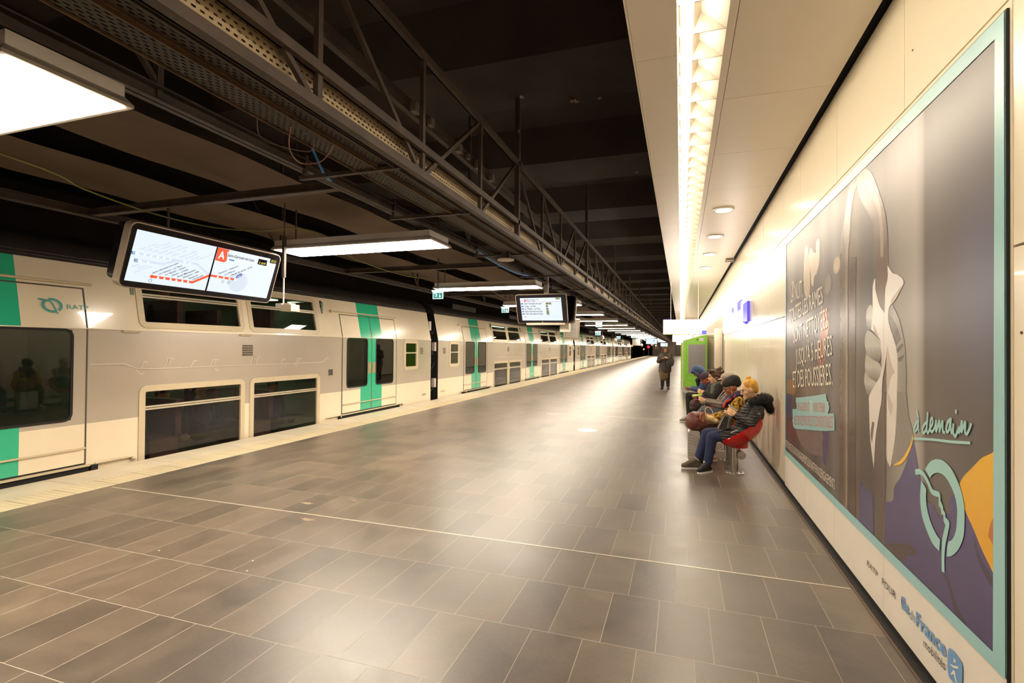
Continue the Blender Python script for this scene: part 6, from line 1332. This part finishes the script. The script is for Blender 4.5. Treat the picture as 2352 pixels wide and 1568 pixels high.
t1, P, R = person('blonde person in a black fur-hooded coat and jeans looking at a phone, nearest seat', K1)
b = MB().lathe(P(-.048, 0, .130), [(.018, -.006), (.026, 0), (.018, .006)], 14); b.smooth = True; b.build('hair_tie', pm('pale pink hair tie', lin(226, 190, 190), .6), t1)
# fur edged hood lying on the shoulders
hp = [V((.865, Y-.13, .955)), V((.93, Y-.19, .985)), V((1.01, Y-.17, 1.02)), V((1.07, Y-.07, 1.0)), V((1.10, Y+.05, .99)), V((1.03, Y+.16, .99)), V((.92, Y+.16, .97)), V((.85, Y+.09, .95))]
def hood(b):
    b.chain(hp, [.036, .05, .06, .065, .065, .06, .05, .036])
    b.chain([V((1.06, Y-.06, .97)), V((1.11, Y-.03, .86))], [.065, .05])
o = blob('fur_hood', M_fur, t1, hood, .012, 2)
b = MB()
for i in range(9000):
    k = random.random()*6.99; j = int(k); p = hp[j].lerp(hp[j+1], k-j) if random.random() < .68 else V((1.06, Y-.06, .97)).lerp(V((1.12, Y-.03, .85)), random.random())
    d = V((random.gauss(0, 1), random.gauss(0, 1), random.gauss(0, 1))).normalized(); s_ = p+d*.048; e_ = p+d*(.066+random.random()*.022)+V((random.gauss(0, .012), random.gauss(0, .012), random.gauss(0, .012))); r = d.cross(V((0, 0, 1))).normalized()*.0016
    b.add([s_-r, s_+r, e_], [(0, 1, 2)])
b.build('fur_strands', M_fur, t1)
# coat trims
b = MB()
b.box(.93, .965, Y-.262, Y-.258, .815, .85); b.build('sleeve_patch', pm('grey sleeve patch', lin(104, 98, 90), .6), t1)
for (x, z, r) in ((.955, .80, .073), (.93, .765, .073), (.905, .735, .071), (.80, .715, .067), (.76, .735, .062)): pass
b = MB().tube([(.62, Y-.215, .56), (.66, Y-.22, .585), (.70, Y-.225, .60)], .005, 6); b.build('zip_pull', M_white, t1)
b = MB()
for q in (-1, 1):
    c_ = P(.100, q*.034, .012); ring = [c_+(R.col[1]*math.cos(a)*.026+R.col[2]*math.sin(a)*.02) for a in [2*PI*i/18 for i in range(19)]]; b.tube(ring, .0016, 5)
b.tube([P(.10, .060, .014), P(.05, .080, .018), P(-.005, .083, .012)], .0016, 5); b.tube([P(.10, -.060, .014), P(.05, -.080, .018), P(-.005, -.083, .012)], .0016, 5); b.tube([P(.10, -.01, .014), P(.106, 0, .017), P(.10, .01, .014)], .0016, 5)
b.build('glasses', M_chrome, t1)
M_lace = pm('white laces', lin(206, 200, 190), .7)
b = MB()
for (x, y, z) in ((.30, Y-.16, .10), (.285, Y-.17, .088), (.27, Y-.185, .076)): b.tube([(x, y-.03, z-.01), (x+.012, y, z), (x+.02, y+.03, z-.01)], .004, 5)
for (x, y, z) in ((.16, Y+.045, .10), (.14, Y+.04, .09), (.12, Y+.035, .082)): b.tube([(x, y-.035, z-.012), (x, y, z), (x, y+.035, z-.012)], .004, 5)
b.build('laces', M_lace, t1)
MB().chain([(.335, Y-.10, .115), (.34, Y-.10, .14)], [.046, .045]).build('sock', M_lace, t1)
MB().chain([(.225, Y+.06, .14), (.23, Y+.062, .16)], [.047, .046]).build('sock', M_lace, t1)
# phone and handbag (held / lying, so things of their own)
f = lambda a, c_, d: (V((.655, Y-.085, .872))+V((-.78, 0, .45)).normalized()*a*0+V((.83, .05, -.52)).normalized()*a+V((.1, 1, .2)).normalized()*c_+V((.52, -.1, .83)).normalized()*d)
t = thing('phone', 'white-edged phone held by the blonde person in the black coat', 'phone', (.655, Y-.08, .86))
b = MB(); L = rrect(.125, .065, .012); n = len(L)
b.add([f(a, c_, .0) for a, c_ in L]+[f(a, c_, .009) for a, c_ in L], [tuple(range(n)), tuple(range(n, 2*n))]+[(i, (i+1) % n, n+(i+1) % n, n+i) for i in range(n)]); b.build('phone_case', M_white, t)
b = MB(); b.add([f(a, c_, .0095) for a, c_ in rrect(.112, .057, .008)], [tuple(range(n))]); b.build('phone_display', M_bez, t)
t = thing('handbag', 'small black studded handbag on the lap of the blonde person', 'bag', (.55, Y-.08, .585))
b = MB().prism([(.46, .585), (.625, .60), (.645, .76), (.535, .775)], 'y', Y-.14, Y-.05); b.build('bag_body', pm('black leather', lin(56, 52, 46), .35, var=.2, scale=20), t)
b = MB()
for i in range(9): b.ell((.60+.02*i/9, Y-.146, .61+.15*i/9), (.006,)*3, nu=6, nv=4); b.ell((.475+.065*i/9, Y-.146, .60+.16*i/9), (.006,)*3, nu=6, nv=4)
b.build('studs', M_chrome, t)
b = MB().tube([(.47, Y-.146, .60), (.545, Y-.146, .765), (.63, Y-.146, .75)], .005, 6).tube([(.585, Y-.146, .60), (.605, Y-.146, .75)], .004, 6); b.build('bag_piping', M_chrome, t)

# --- person 2: black knitted beanie, yellow fur coat, scarf
Y = SY[1]
def leopard():
    m, nt, b = newmat('yellow and brown mottled fur')
    tc = nt.nodes.new('ShaderNodeTexCoord'); n = nt.nodes.new('ShaderNodeTexNoise'); n.inputs['Scale'].default_value = 26; n.inputs['Detail'].default_value = 4; nt.links.new(tc.outputs['Object'], n.inputs['Vector'])
    cr = nt.nodes.new('ShaderNodeValToRGB'); e = cr.color_ramp.elements; e[0].position = .42; e[0].color = lin(58, 38, 20); e[1].position = .58; e[1].color = lin(212, 160, 44)
    nt.links.new(n.outputs['Fac'], cr.inputs[0]); nt.links.new(cr.outputs[0], b.inputs['Base Color']); b.inputs['Roughness'].default_value = .85
    bp = nt.nodes.new('ShaderNodeBump'); bp.inputs['Strength'].default_value = .8; bp.inputs['Distance'].default_value = .01; nt.links.new(n.outputs['Fac'], bp.inputs['Height']); nt.links.new(bp.outputs[0], b.inputs['Normal'])
    return m
M_leo = leopard()
K2 = dict(pel=(.82, Y, .54), chest=(.80, Y, .78), neck=(.78, Y, .94), head=(.705, Y-.02, 1.075), f=(-.88, -.1, -.4), u=(-.40, 0, .9),
          shl=(.80, Y-.17, .89), shr=(.80, Y+.17, .89), ell=(.66, Y-.22, .68), elr=(.68, Y+.22, .66), wrl=(.47, Y-.14, .66), wrr=(.50, Y+.08, .64),
          hdl=((-.9, .2, -.1), (0, 1, .1), .8), hdr=((-.9, -.3, 0), (0, -.6, .6), .8), hpl=(.78, Y-.09, .51), hpr=(.78, Y+.09, .51), knl=(.40, Y-.1, .48), knr=(.40, Y+.1, .48),
          anl=(.44, Y-.12, .10), anr=(.42, Y+.1, .10), tol=(.27, Y-.16, .012), tor=(.26, Y+.1, .012), skin=pm('warm brown skin', lin(168, 104, 62), .5),
          coat=M_leo, trou=pm('dark red brown trousers', lin(84, 50, 36), .8), shoe=pm('dusty pink shoe', lin(214, 168, 146), .6), hem=.5, jr=1.05)
t2, P, R = person('person in a black knitted beanie and mottled yellow fur coat with white earphones', K2)
M_knit = pm('black ribbed knit', lin(40, 38, 34), .9, var=.3, scale=14, bump=.8, bscale=40)
blob('beanie', M_knit, t2, lambda b: (b.ell(P(-.02, 0, .075), (.118, .104, .085), R), b.ell(P(-.075, 0, .085), (.10, .10, .085), R), b.ell(P(-.10, 0, .04), (.07, .085, .07), R)), .009, 2)
M_scf = pm('navy and red scarf', lin(58, 46, 84), .85)
blob('scarf', M_scf, t2, lambda b: b.chain([V((.66, Y-.08, .90)), V((.74, Y-.13, .965)), V((.84, Y-.08, 1.0)), V((.86, Y+.04, 1.0)), V((.78, Y+.12, .97)), V((.67, Y+.07, .92)), V((.655, Y-.03, .90)), V((.62, Y-.06, .82))], [.042, .045, .05, .05, .045, .042, .045, .045]), .01, 2)
M_sr = pm('orange red scarf edge', lin(214, 70, 44), .85)
blob('scarf_edge', M_sr, t2, lambda b: (b.chain([V((.63, Y-.115, .87)), V((.69, Y-.15, .92))], [.015, .015]), b.chain([V((.735, Y-.172, .955)), V((.75, Y-.162, .985))], [.012, .010]), b.chain([V((.615, Y-.10, .84)), V((.60, Y-.10, .80))], [.018, .016])), .008, 1)
b = MB().tube(smoothpts([P(.02, -.088, -.01), P(.05, -.09, -.09), V((.62, Y-.16, .90)), V((.585, Y-.15, .84))]), .0035, 6).tube([P(.085, -.02, .016), P(.07, -.07, .03), P(0, -.088, .03)], .002, 5); b.build('earphone_cord', M_lace, t2)
b = MB()
for q in (-1, 1):
    c_ = P(.104, q*.034, .012); ring = [c_+(R.col[1]*math.cos(a)*.026+R.col[2]*math.sin(a)*.02) for a in [2*PI*i/18 for i in range(19)]]; b.tube(ring, .002, 5)
b.build('glasses', M_chrome, t2)
# shaggy fur strands
b = MB()
for i in range(1400):
    q = random.random(); j = random.choice(((K2['shl'], K2['ell'], .082), (K2['ell'], K2['wrl'], .064), (K2['chest'], K2['neck'], .14), (K2['pel'], K2['chest'], .175)))
    p = V(j[0]).lerp(V(j[1]), q); d = V((random.gauss(0, 1), -abs(random.gauss(0, 1)), random.gauss(0, 1))).normalized(); s_ = p+d*(j[2]-.008); e_ = p+d*(j[2]+.012)+V((-.01, 0, -.018)); r = V((.0022, 0, 0))
    b.add([s_-r, s_+r, e_], [(0, 1, 2)])
b.build('fur_strands', M_leo, t2)
t = thing('cream_bag', 'crumpled cream cloth bag on the lap of the person in the yellow coat', 'bag', (.40, Y-.2, .57))
blob('bag_body', pm('cream cloth', lin(232, 206, 150), .8, bump=.6, bscale=12), t, lambda b: (b.ell((.40, Y-.2, .63), (.085, .06, .05)), b.ell((.47, Y-.2, .60), (.06, .05, .04)), b.ell((.35, Y-.2, .655), (.05, .05, .035))), .01, 1)
b = MB().tube(smoothpts([(.36, Y-.26, .66), (.34, Y-.25, .76), (.38, Y-.24, .80), (.43, Y-.25, .76), (.46, Y-.26, .66)]), .007, 6); b.smooth = True; b.build('bag_strap', pm('cream strap', lin(226, 200, 150), .7), t)
t = thing('fringed_hem', 'brown fringe hanging below the second red seat', 'fringe', (.56, Y-.2, .33))
b = MB().box(.49, .65, Y-.24, Y-.2, .415, .43)
for i in range(14): x = .495+i*.011; b.tube([(x, Y-.22, .42), (x+.004*math.sin(i), Y-.22, .33+.02*math.sin(i*2))], .003, 5)
b.build('tassels', pm('brown fringe', lin(104, 76, 52), .9), t)

# --- person 3: grey jacket, cap, crossed jeans
Y = SY[2]
M_cap = pm('pale grey cap', lin(176, 160, 146), .8)
K3 = dict(pel=(.84, Y, .54), chest=(.80, Y, .80), neck=(.78, Y, .98), head=(.73, Y, 1.125), f=(-.95, 0, -.25), u=(-.25, 0, .95),
          shl=(.78, Y-.17, .93), shr=(.78, Y+.17, .93), ell=(.60, Y-.21, .745), elr=(.6, Y+.2, .74), wrl=(.385, Y-.16, .80), wrr=(.40, Y+.02, .80),
          hdl=((-.8, .3, .35), (.2, 1, -.1), 1.0), hdr=((-.9, -.3, .1), (0, -.3, 1), .9), hpl=(.78, Y-.09, .54), hpr=(.78, Y+.09, .52), knl=(.37, Y-.12, .66), knr=(.42, Y+.1, .50),
          anl=(.215, Y+.02, .47), anr=(.40, Y+.1, .10), tol=(.08, Y-.06, .40), tor=(.24, Y+.1, .012), skin=S1m, coat=quilt('grey brown padded jacket', lin(116, 100, 86), 5., .55),
          trou=pm('faded blue jeans', lin(92, 100, 118), .8, var=.2, scale=12), shoe=pm('white trainer', lin(222, 214, 200), .5), jr=.9, hair=Kh, hairf=lambda b, P, R: h_cap(b, P, R))
t3, P, R = person('person in a grey jacket with crossed jeans legs, half hidden behind the black beanie', K3)
blob('cap', M_cap, t3, lambda b: (b.ell(P(-.01, 0, .085), (.105, .09, .065), R), b.ell(P(.10, 0, .06), (.055, .06, .012), R)), .009, 1)
b = MB().tube(smoothpts([P(.0, -.09, -.02), V((.66, Y-.2, 1.0)), V((.60, Y-.23, .92)), V((.55, Y-.22, .84))]), .005, 6); b.build('earphone_cord', M_lace, t3)
# --- person 4: curly brown hair, black coat, patterned scarf
Y = SY[3]
M_curl = pm('curly brown hair', lin(84, 60, 44), .6, var=.5, scale=26, bump=1., bscale=50)
def curls(b, P, R):
    b.ell(P(-.03, 0, .04), (.11, .10, .10), R); b.ell(P(-.07, 0, -.04), (.085, .10, .11), R); b.ell(P(-.11, 0, -.05), (.06, .09, .09), R); rr_ = random.Random(4)
    for i in range(150):
        a = rr_.uniform(0, 2*PI); z = rr_.uniform(-.14, .14); r = rr_.uniform(.085, .135); x = -.04+r*math.cos(a)
        if x > .035 and z < .07: continue
        q_ = rr_.uniform(.012, .022); b.ell(P(x, r*math.sin(a), z), (q_, q_, q_), R, 7, 5)
K4 = dict(pel=(.80, Y, .55), chest=(.70, Y, .85), neck=(.66, Y, 1.02), head=(.575, Y, 1.155), f=(-.95, -.1, -.25), u=(-.25, 0, .95),
          shl=(.665, Y-.17, .99), shr=(.665, Y+.17, .99), ell=(.55, Y-.22, .79), elr=(.55, Y+.2, .78), wrl=(.40, Y-.12, .87), wrr=(.42, Y+.05, .86),
          hdl=((-.9, .1, .25), (0, 1, .1), 1.2), hdr=((-.9, -.1, .2), (0, -.8, .4), 1.1), hpl=(.74, Y-.09, .52), hpr=(.74, Y+.09, .52), knl=(.36, Y-.1, .50), knr=(.36, Y+.1, .50),
          anl=(.34, Y-.1, .10), anr=(.34, Y+.1, .10), tol=(.18, Y-.12, .012), tor=(.18, Y+.1, .012), skin=K1['skin'], coat=pm('soft black wool coat', lin(34, 30, 28), .9, var=.2, bump=.3), trou=pm('black trousers', lin(30, 27, 26), .85), shoe=pm('beige shoe', lin(200, 180, 150), .6), hem=.5, jr=.98,
          hair=M_curl, hairf=curls, brow=M_curl)
t4, P, R = person('person with curly brown hair and a soft black coat, hands raised', K4)
M_sc4 = pm('patterned green scarf', lin(104, 112, 92), .85, var=.7, scale=30)
blob('scarf', M_sc4, t4, lambda b: b.chain([V((.56, Y-.07, .80)), V((.55, Y-.08, .92)), V((.57, Y-.08, 1.0)), V((.64, Y-.09, 1.04)), V((.70, Y, 1.06)), V((.62, Y+.07, 1.03)), V((.55, Y+.03, .98)), V((.53, Y, .85))], [.035, .04, .04, .042, .045, .045, .04, .035]), .01, 2)
t = thing('backpack', 'dark brown backpack with red edging on the curly-haired person\'s lap', 'bag', (.27, Y-.1, .52))
blob('bag_body', pm('dark brown nylon', lin(58, 44, 38), .7, var=.3), t, lambda b: (b.ell((.27, Y-.1, .66), (.12, .13, .10)), b.ell((.24, Y-.1, .60), (.09, .12, .07))), .012, 1)
b = MB().tube(smoothpts([(.20, Y-.21, .66), (.25, Y-.23, .745), (.33, Y-.22, .775)]), .008, 6); b.build('edging', pm('crimson edging', lin(176, 50, 60), .7), t)
tag(MB().prism([(.205, .805), (.35, .825), (.355, .845), (.20, .82)], 'y', Y-.22, Y-.08).build('green_booklet', pm('bright green card', lin(166, 206, 40), .5)), 'bright green booklet above the dark backpack', 'booklet')
# --- person 5: purple beanie bent forward
Y = SY[5]
K5 = dict(pel=(.80, Y, .54), chest=(.66, Y, .78), neck=(.58, Y, .92), head=(.49, Y-.02, 1.02), f=(-.75, -.25, -.6), u=(-.6, 0, .8),
          shl=(.60, Y-.17, .88), shr=(.60, Y+.17, .88), ell=(.52, Y-.2, .66), elr=(.5, Y+.2, .66), wrl=(.34, Y-.1, .66), wrr=(.34, Y+.1, .66),
          hdl=((-.9, .2, 0), (0, 1, 0), 1.), hdr=((-.9, -.2, 0), (0, -1, 0), 1.), hpl=(.74, Y-.09, .5), hpr=(.74, Y+.09, .5), knl=(.34, Y-.1, .5), knr=(.34, Y+.1, .5),
          anl=(.36, Y-.1, .1), anr=(.36, Y+.1, .1), tol=(.18, Y-.1, .012), tor=(.18, Y+.1, .012), skin=pm('reddish brown skin', lin(150, 84, 60), .5), coat=pm('dark navy jacket', lin(40, 40, 52), .8, var=.2), trou=MATS['black trousers'], shoe=MATS['black trainer'], jr=.95, bvox=.01)
t5, P, R = person('person in a dark purple beanie leaning forward between the curly hair and the blue hood', K5)
blob('beanie', pm('dark purple knit', lin(66, 48, 62), .9, bump=.6, bscale=40), t5, lambda b: (b.ell(P(-.02, 0, .06), (.112, .096, .09), R), b.ell(P(-.06, 0, .03), (.085, .09, .08), R)), .009, 2)
# --- person 6: blue hooded jacket
Y = SY[6]+.15
M_hd = pm('blue denim-like jacket', lin(52, 72, 104), .8, var=.25, scale=8)
K6 = dict(pel=(.72, Y, .54), chest=(.56, Y, .82), neck=(.47, Y, .98), head=(.37, Y, 1.12), f=(-.75, -.05, -.65), u=(-.65, 0, .75),
          shl=(.50, Y-.18, .94), shr=(.50, Y+.18, .94), ell=(.42, Y-.21, .73), elr=(.42, Y+.21, .73), wrl=(.22, Y-.13, .75), wrr=(.22, Y+.08, .75),
          hdl=((-.95, .1, 0), (0, 1, .3), .9), hdr=((-.95, -.2, 0), (0, -.8, .5), .9), hpl=(.66, Y-.09, .56), hpr=(.66, Y+.09, .56), knl=(.17, Y-.14, .60), knr=(.19, Y+.12, .58),
          anl=(.18, Y-.14, .13), anr=(.22, Y+.12, .12), tol=(-.02, Y-.20, .012), tor=(.05, Y+.06, .012), skin=S2m, coat=M_hd, trou=MATS['black trousers'], shoe=pm('black and white canvas trainer', lin(150, 146, 134), .6, var=.8, scale=14), jr=1.0, bvox=.01)
t6, P, R = person('person hunched in a blue hooded jacket and black trousers, farthest of the seated row', K6)
blob('hood', M_hd, t6, lambda b: (b.ell(P(-.01, 0, .06), (.125, .108, .095), R), b.ell(P(-.07, 0, -.02), (.09, .11, .12), R), b.ell(P(.07, 0, .085), (.06, .09, .04), R), b.chain([P(.03, -.095, -.05), P(.07, -.08, .06)], [.022, .022]), b.chain([P(.03, .095, -.05), P(.07, .08, .06)], [.022, .022])), .01, 2)
blob('collar', pm('black collar', lin(26, 26, 30), .8), t6, lambda b: b.chain([V((.40, Y-.06, .97)), V((.36, Y, .94)), V((.38, Y-.02, .84))], [.05, .05, .045]), .01, 1)

# --- standing person, hood and long dark clothes
cx, cy = -.60, 21.5
M_khk = pm('dark olive cloth', lin(66, 58, 50), .9, var=.3, scale=5, bump=.6, bscale=9)
for n_ in M_khk.node_tree.nodes:
    if n_.type == 'BUMP': n_.inputs['Distance'].default_value = .05; n_.inputs['Strength'].default_value = .8
M_brn = pm('brown tunic cloth', lin(104, 84, 58), .9, var=.2, scale=6)
t7 = thing('person', 'standing person in a dark hood and layered brown coat, looking at something in both hands', 'person', (cx, cy, 0))
hd7 = {}
def body7(b):
    hd7['P'], hd7['R'] = head(b, (cx, cy-.055, 1.555), (.08, -1, -.12), (0, -.12, 1), .96)
    b.chain([(cx, cy, 1.46), (cx, cy, 1.40)], [.055, .06]); b.chain([(cx, cy, 1.36), (cx, cy, .95)], [.11, .12]); b.chain([(cx-.18, cy, 1.38), (cx+.18, cy, 1.38)], [.05, .05])
    for q in (-1, 1):
        b.chain([(cx+q*.18, cy, 1.38), (cx+q*.27, cy-.02, 1.12), (cx+q*.10, cy-.27, 1.24)], [.048, .04, .028])
        hand(b, (cx+q*.10, cy-.27, 1.24), (-q*.8, -.35, .25), (0, -.2, 1), 1., .8, q)
        b.chain([(cx+q*.09, cy, .92), (cx+q*.10, cy-.01, .5), (cx+q*.11, cy+.02, .09)], [.085, .055, .038]); b.chain([(cx+q*.11, cy+.02, .06), (cx+q*.13, cy-.14, .03)], [.035, .028])
blob('body', pm('tanned skin', lin(186, 124, 90), .55), t7, body7, .009, 3)
P, R = hd7['P'], hd7['R']
b = MB()
for q in (-1, 1): b.ell(P(.083, q*.031, .014), (.008, .015, .006), R, 10, 6); b.ell(P(.088, q*.033, .037), (.006, .021, .005), R, 10, 6)
b.smooth = True; b.build('eyes', MATS['dark eyes and lashes'], t7)
blob('beard', Kh, t7, lambda b: (b.ell(P(.062, 0, -.082), (.032, .036, .03), R), b.ell(P(.094, 0, -.041), (.009, .026, .005), R)), .007, 1)
def coat7(b):
    b.chain([(cx, cy, 1.36), (cx-.01, cy, 1.05), (cx-.02, cy, .80)], [.17, .20, .225]); b.chain([(cx-.19, cy, 1.36), (cx+.19, cy, 1.36)], [.085, .085])
    b.chain([(cx-.12, cy, .95), (cx-.14, cy, .72)], [.13, .125]); b.chain([(cx+.11, cy, .95), (cx+.12, cy, .76)], [.13, .12])
    for q in (-1, 1): b.chain([(cx+q*.20, cy, 1.36), (cx+q*.27, cy-.03, 1.12), (cx+q*.12, cy-.24, 1.22)], [.085, .082, .055])
blob('coat', M_khk, t7, coat7, .014, 3)
blob('tunic', M_brn, t7, lambda b: (b.chain([(cx-.07, cy-.02, .80), (cx-.07, cy-.02, .47)], [.175, .15]), b.chain([(cx+.04, cy, .8), (cx+.03, cy, .5)], [.15, .12])), .014, 2)
def shawl(b):
    b.chain([P(-.055, 0, .075), P(-.05, 0, .0)], [.108, .115])
    for q in (-1, 1):
        b.chain([P(.03, q*.06, .115), P(.02, q*.10, .02), P(.0, q*.115, -.08), V((cx+q*.16, cy-.06, 1.38)), V((cx+q*.15, cy-.13, 1.24))], [.035, .032, .045, .07, .055])
    b.chain([P(.035, -.055, .125), P(.045, 0, .14), P(.035, .055, .125)], [.028, .028, .028])
    b.chain([V((cx-.12, cy-.08, 1.38)), V((cx, cy-.13, 1.30)), V((cx+.12, cy-.08, 1.38))], [.06, .05, .06])
blob('shawl', pm('grey olive shawl', lin(84, 76, 64), .9, var=.25, scale=7, bump=.5, bscale=14), t7, shawl, .011, 2)
blob('trousers', pm('charcoal trousers', lin(34, 28, 32), .9), t7, lambda b: [b.chain([(cx+q*.09, cy, .85), (cx+q*.105, cy-.01, .5), (cx+q*.11, cy+.01, .12)], [.11, .085, .065]) for q in (-1, 1)], .013, 2)
for q in (-1, 1):
    blob('shoe', MATS['black trainer'], t7, lambda b: shoe(b, (cx+q*.11, cy+.02, .08), (cx+q*.14, cy-.20, .012), .045), .009, 2)
    sole(t7, (cx+q*.11, cy+.02, .08), (cx+q*.14, cy-.20, .012), M_dk)
t = thing('shoulder_bag', 'round dark bag hanging on the front of the standing hooded person', 'bag', (cx+.19, cy-.24, .9))
blob('bag_body', pm('dark olive bag', lin(58, 54, 48), .85, var=.2), t, lambda b: (b.ell((cx+.19, cy-.25, 1.06), (.15, .10, .155)), b.ell((cx+.15, cy-.24, .98), (.12, .09, .12))), .013, 2)
b = MB().tube(smoothpts([(cx+.30, cy-.22, 1.16), (cx+.22, cy-.32, 1.2), (cx+.10, cy-.33, 1.16)]), .010, 6); b.build('bag_strap', MATS['dusty brown cable'], t)
tag(MB().box(cx+.0, cx+.09, cy-.40, cy-.37, 1.28, 1.31).build('paper_item', M_white), 'small white item held in the standing person\'s hands', 'item')

# ================================================================ LUGGAGE
t = thing('suitcase', 'silver ribbed hard-shell suitcase standing by the seats', 'suitcase', (.21, 7.85, 0))
M_sil = pm('silver ribbed shell', lin(186, 178, 166), .35, metal=.3, var=.05)
def rb(mb, x0, x1, y0, y1, z0, z1, r):
    L = []
    for cy_, cz_, a0 in ((y1-r, z1-r, 0), (y0+r, z1-r, 90), (y0+r, z0+r, 180), (y1-r, z0+r, 270)):
        for k in range(6): a = math.radians(a0+18*k); L.append((cy_+r*math.cos(a), cz_+r*math.sin(a)))
    n = len(L); ctr = ((y0+y1)/2, (z0+z1)/2)
    sh = lambda p, s: (ctr[0]+(p[0]-ctr[0])*s, ctr[1]+(p[1]-ctr[1])*s)
    return L, n, sh
def shell(name, mat, x0, x1, flip):
    b = MB()
    L = []
    r = .05
    for cx_, cz_, a0 in ((x1-.012, .47-r, 0), (x0+r, .47-r, 90), (x0+r, .045+r, 180), (x1-.012, .045+r, 270)):
        rr_ = .012 if cx_ > x1-.03 else r
        for k in range(6): a = math.radians(a0+18*k); L.append((cx_+rr_*math.cos(a), cz_+(rr_ if rr_ == r else r)*math.sin(a)))
    b.prism(L, 'y', 7.68, 8.03); return b.build(name, mat, t)
b = MB(); r = .045
def rx(x0, x1, z0, z1, r0, r1):
    L = []
    for cx_, cz_, a0, rr_ in ((x1-r1, z1-r1, 0, r1), (x0+r0, z1-r0, 90, r0), (x0+r0, z0+r0, 180, r0), (x1-r1, z0+r1, 270, r1)):
        for k in range(6): a = math.radians(a0+18*k); L.append((cx_+rr_*math.cos(a), cz_+rr_*math.sin(a)))
    return L
MB().prism(rx(.10, .262, .045, .475, .05, .02), 'y', 7.68, 8.03).build('front_shell', M_sil, t)
MB().prism(rx(.272, .33, .05, .47, .015, .015), 'y', 7.69, 8.02).build('rear_shell', pm('black suitcase shell', lin(38, 34, 32), .5), t)
MB().prism(rx(.262, .272, .05, .47, .004, .004), 'y', 7.675, 8.035).build('zip', M_chrome, t)
b = MB()
for i in range(9):
    z = .09+i*.042; pts = [(.108, 7.677, z+.012*math.sin(0)), (.15, 7.677, z-.004), (.20, 7.677, z-.02), (.255, 7.677, z-.028-.004*i)]
    b.tube(pts, .0028, 5)
b.build('shell_ribs', pm('shaded shell rib', lin(150, 142, 130), .4), t)
for y in (7.72, 7.99):
    for x in (.135, .30): 
        MB().lathe((x, y-.012, .024), [(.024, 0), (.024, .024)], 14, axis='y').build('wheel', M_dk, t)
MB().tube([(.285, 7.76, .47), (.285, 7.76, .84)], .007, 8).build('handle_tube', M_chrome, t); MB().tube([(.335, 7.95, .47), (.335, 7.95, .84)], .007, 8).build('handle_tube', M_chrome, t)
MB().tube([(.278, 7.74, .845), (.342, 7.97, .845)], .014, 8).build('handle_grip', M_black, t)
t = thing('brown_holdall', 'soft brown leather holdall resting on the silver suitcase', 'bag', (.22, 7.8, .47))
blob('bag_body', pm('brown leather', lin(112, 60, 46), .45, var=.25, scale=6, bump=.8, bscale=14), t, lambda b: (b.ell((.20, 7.80, .60), (.135, .15, .125)), b.ell((.25, 7.80, .57), (.125, .14, .10)), b.ell((.21, 7.80, .68), (.12, .12, .06)), b.ell((.17, 7.8, .56), (.11, .12, .09))), .012, 2)
b = MB().tube(smoothpts([(.27, 7.66, .64), (.275, 7.64, .72), (.31, 7.66, .74), (.325, 7.66, .66)]), .012, 8); b.smooth = True; b.build('bag_handle', pm('light brown handle', lin(176, 112, 84), .5), t)
b = MB().box(.285, .315, 7.645, 7.66, .62, .72); b.build('tag', MATS['light brown handle'], t)
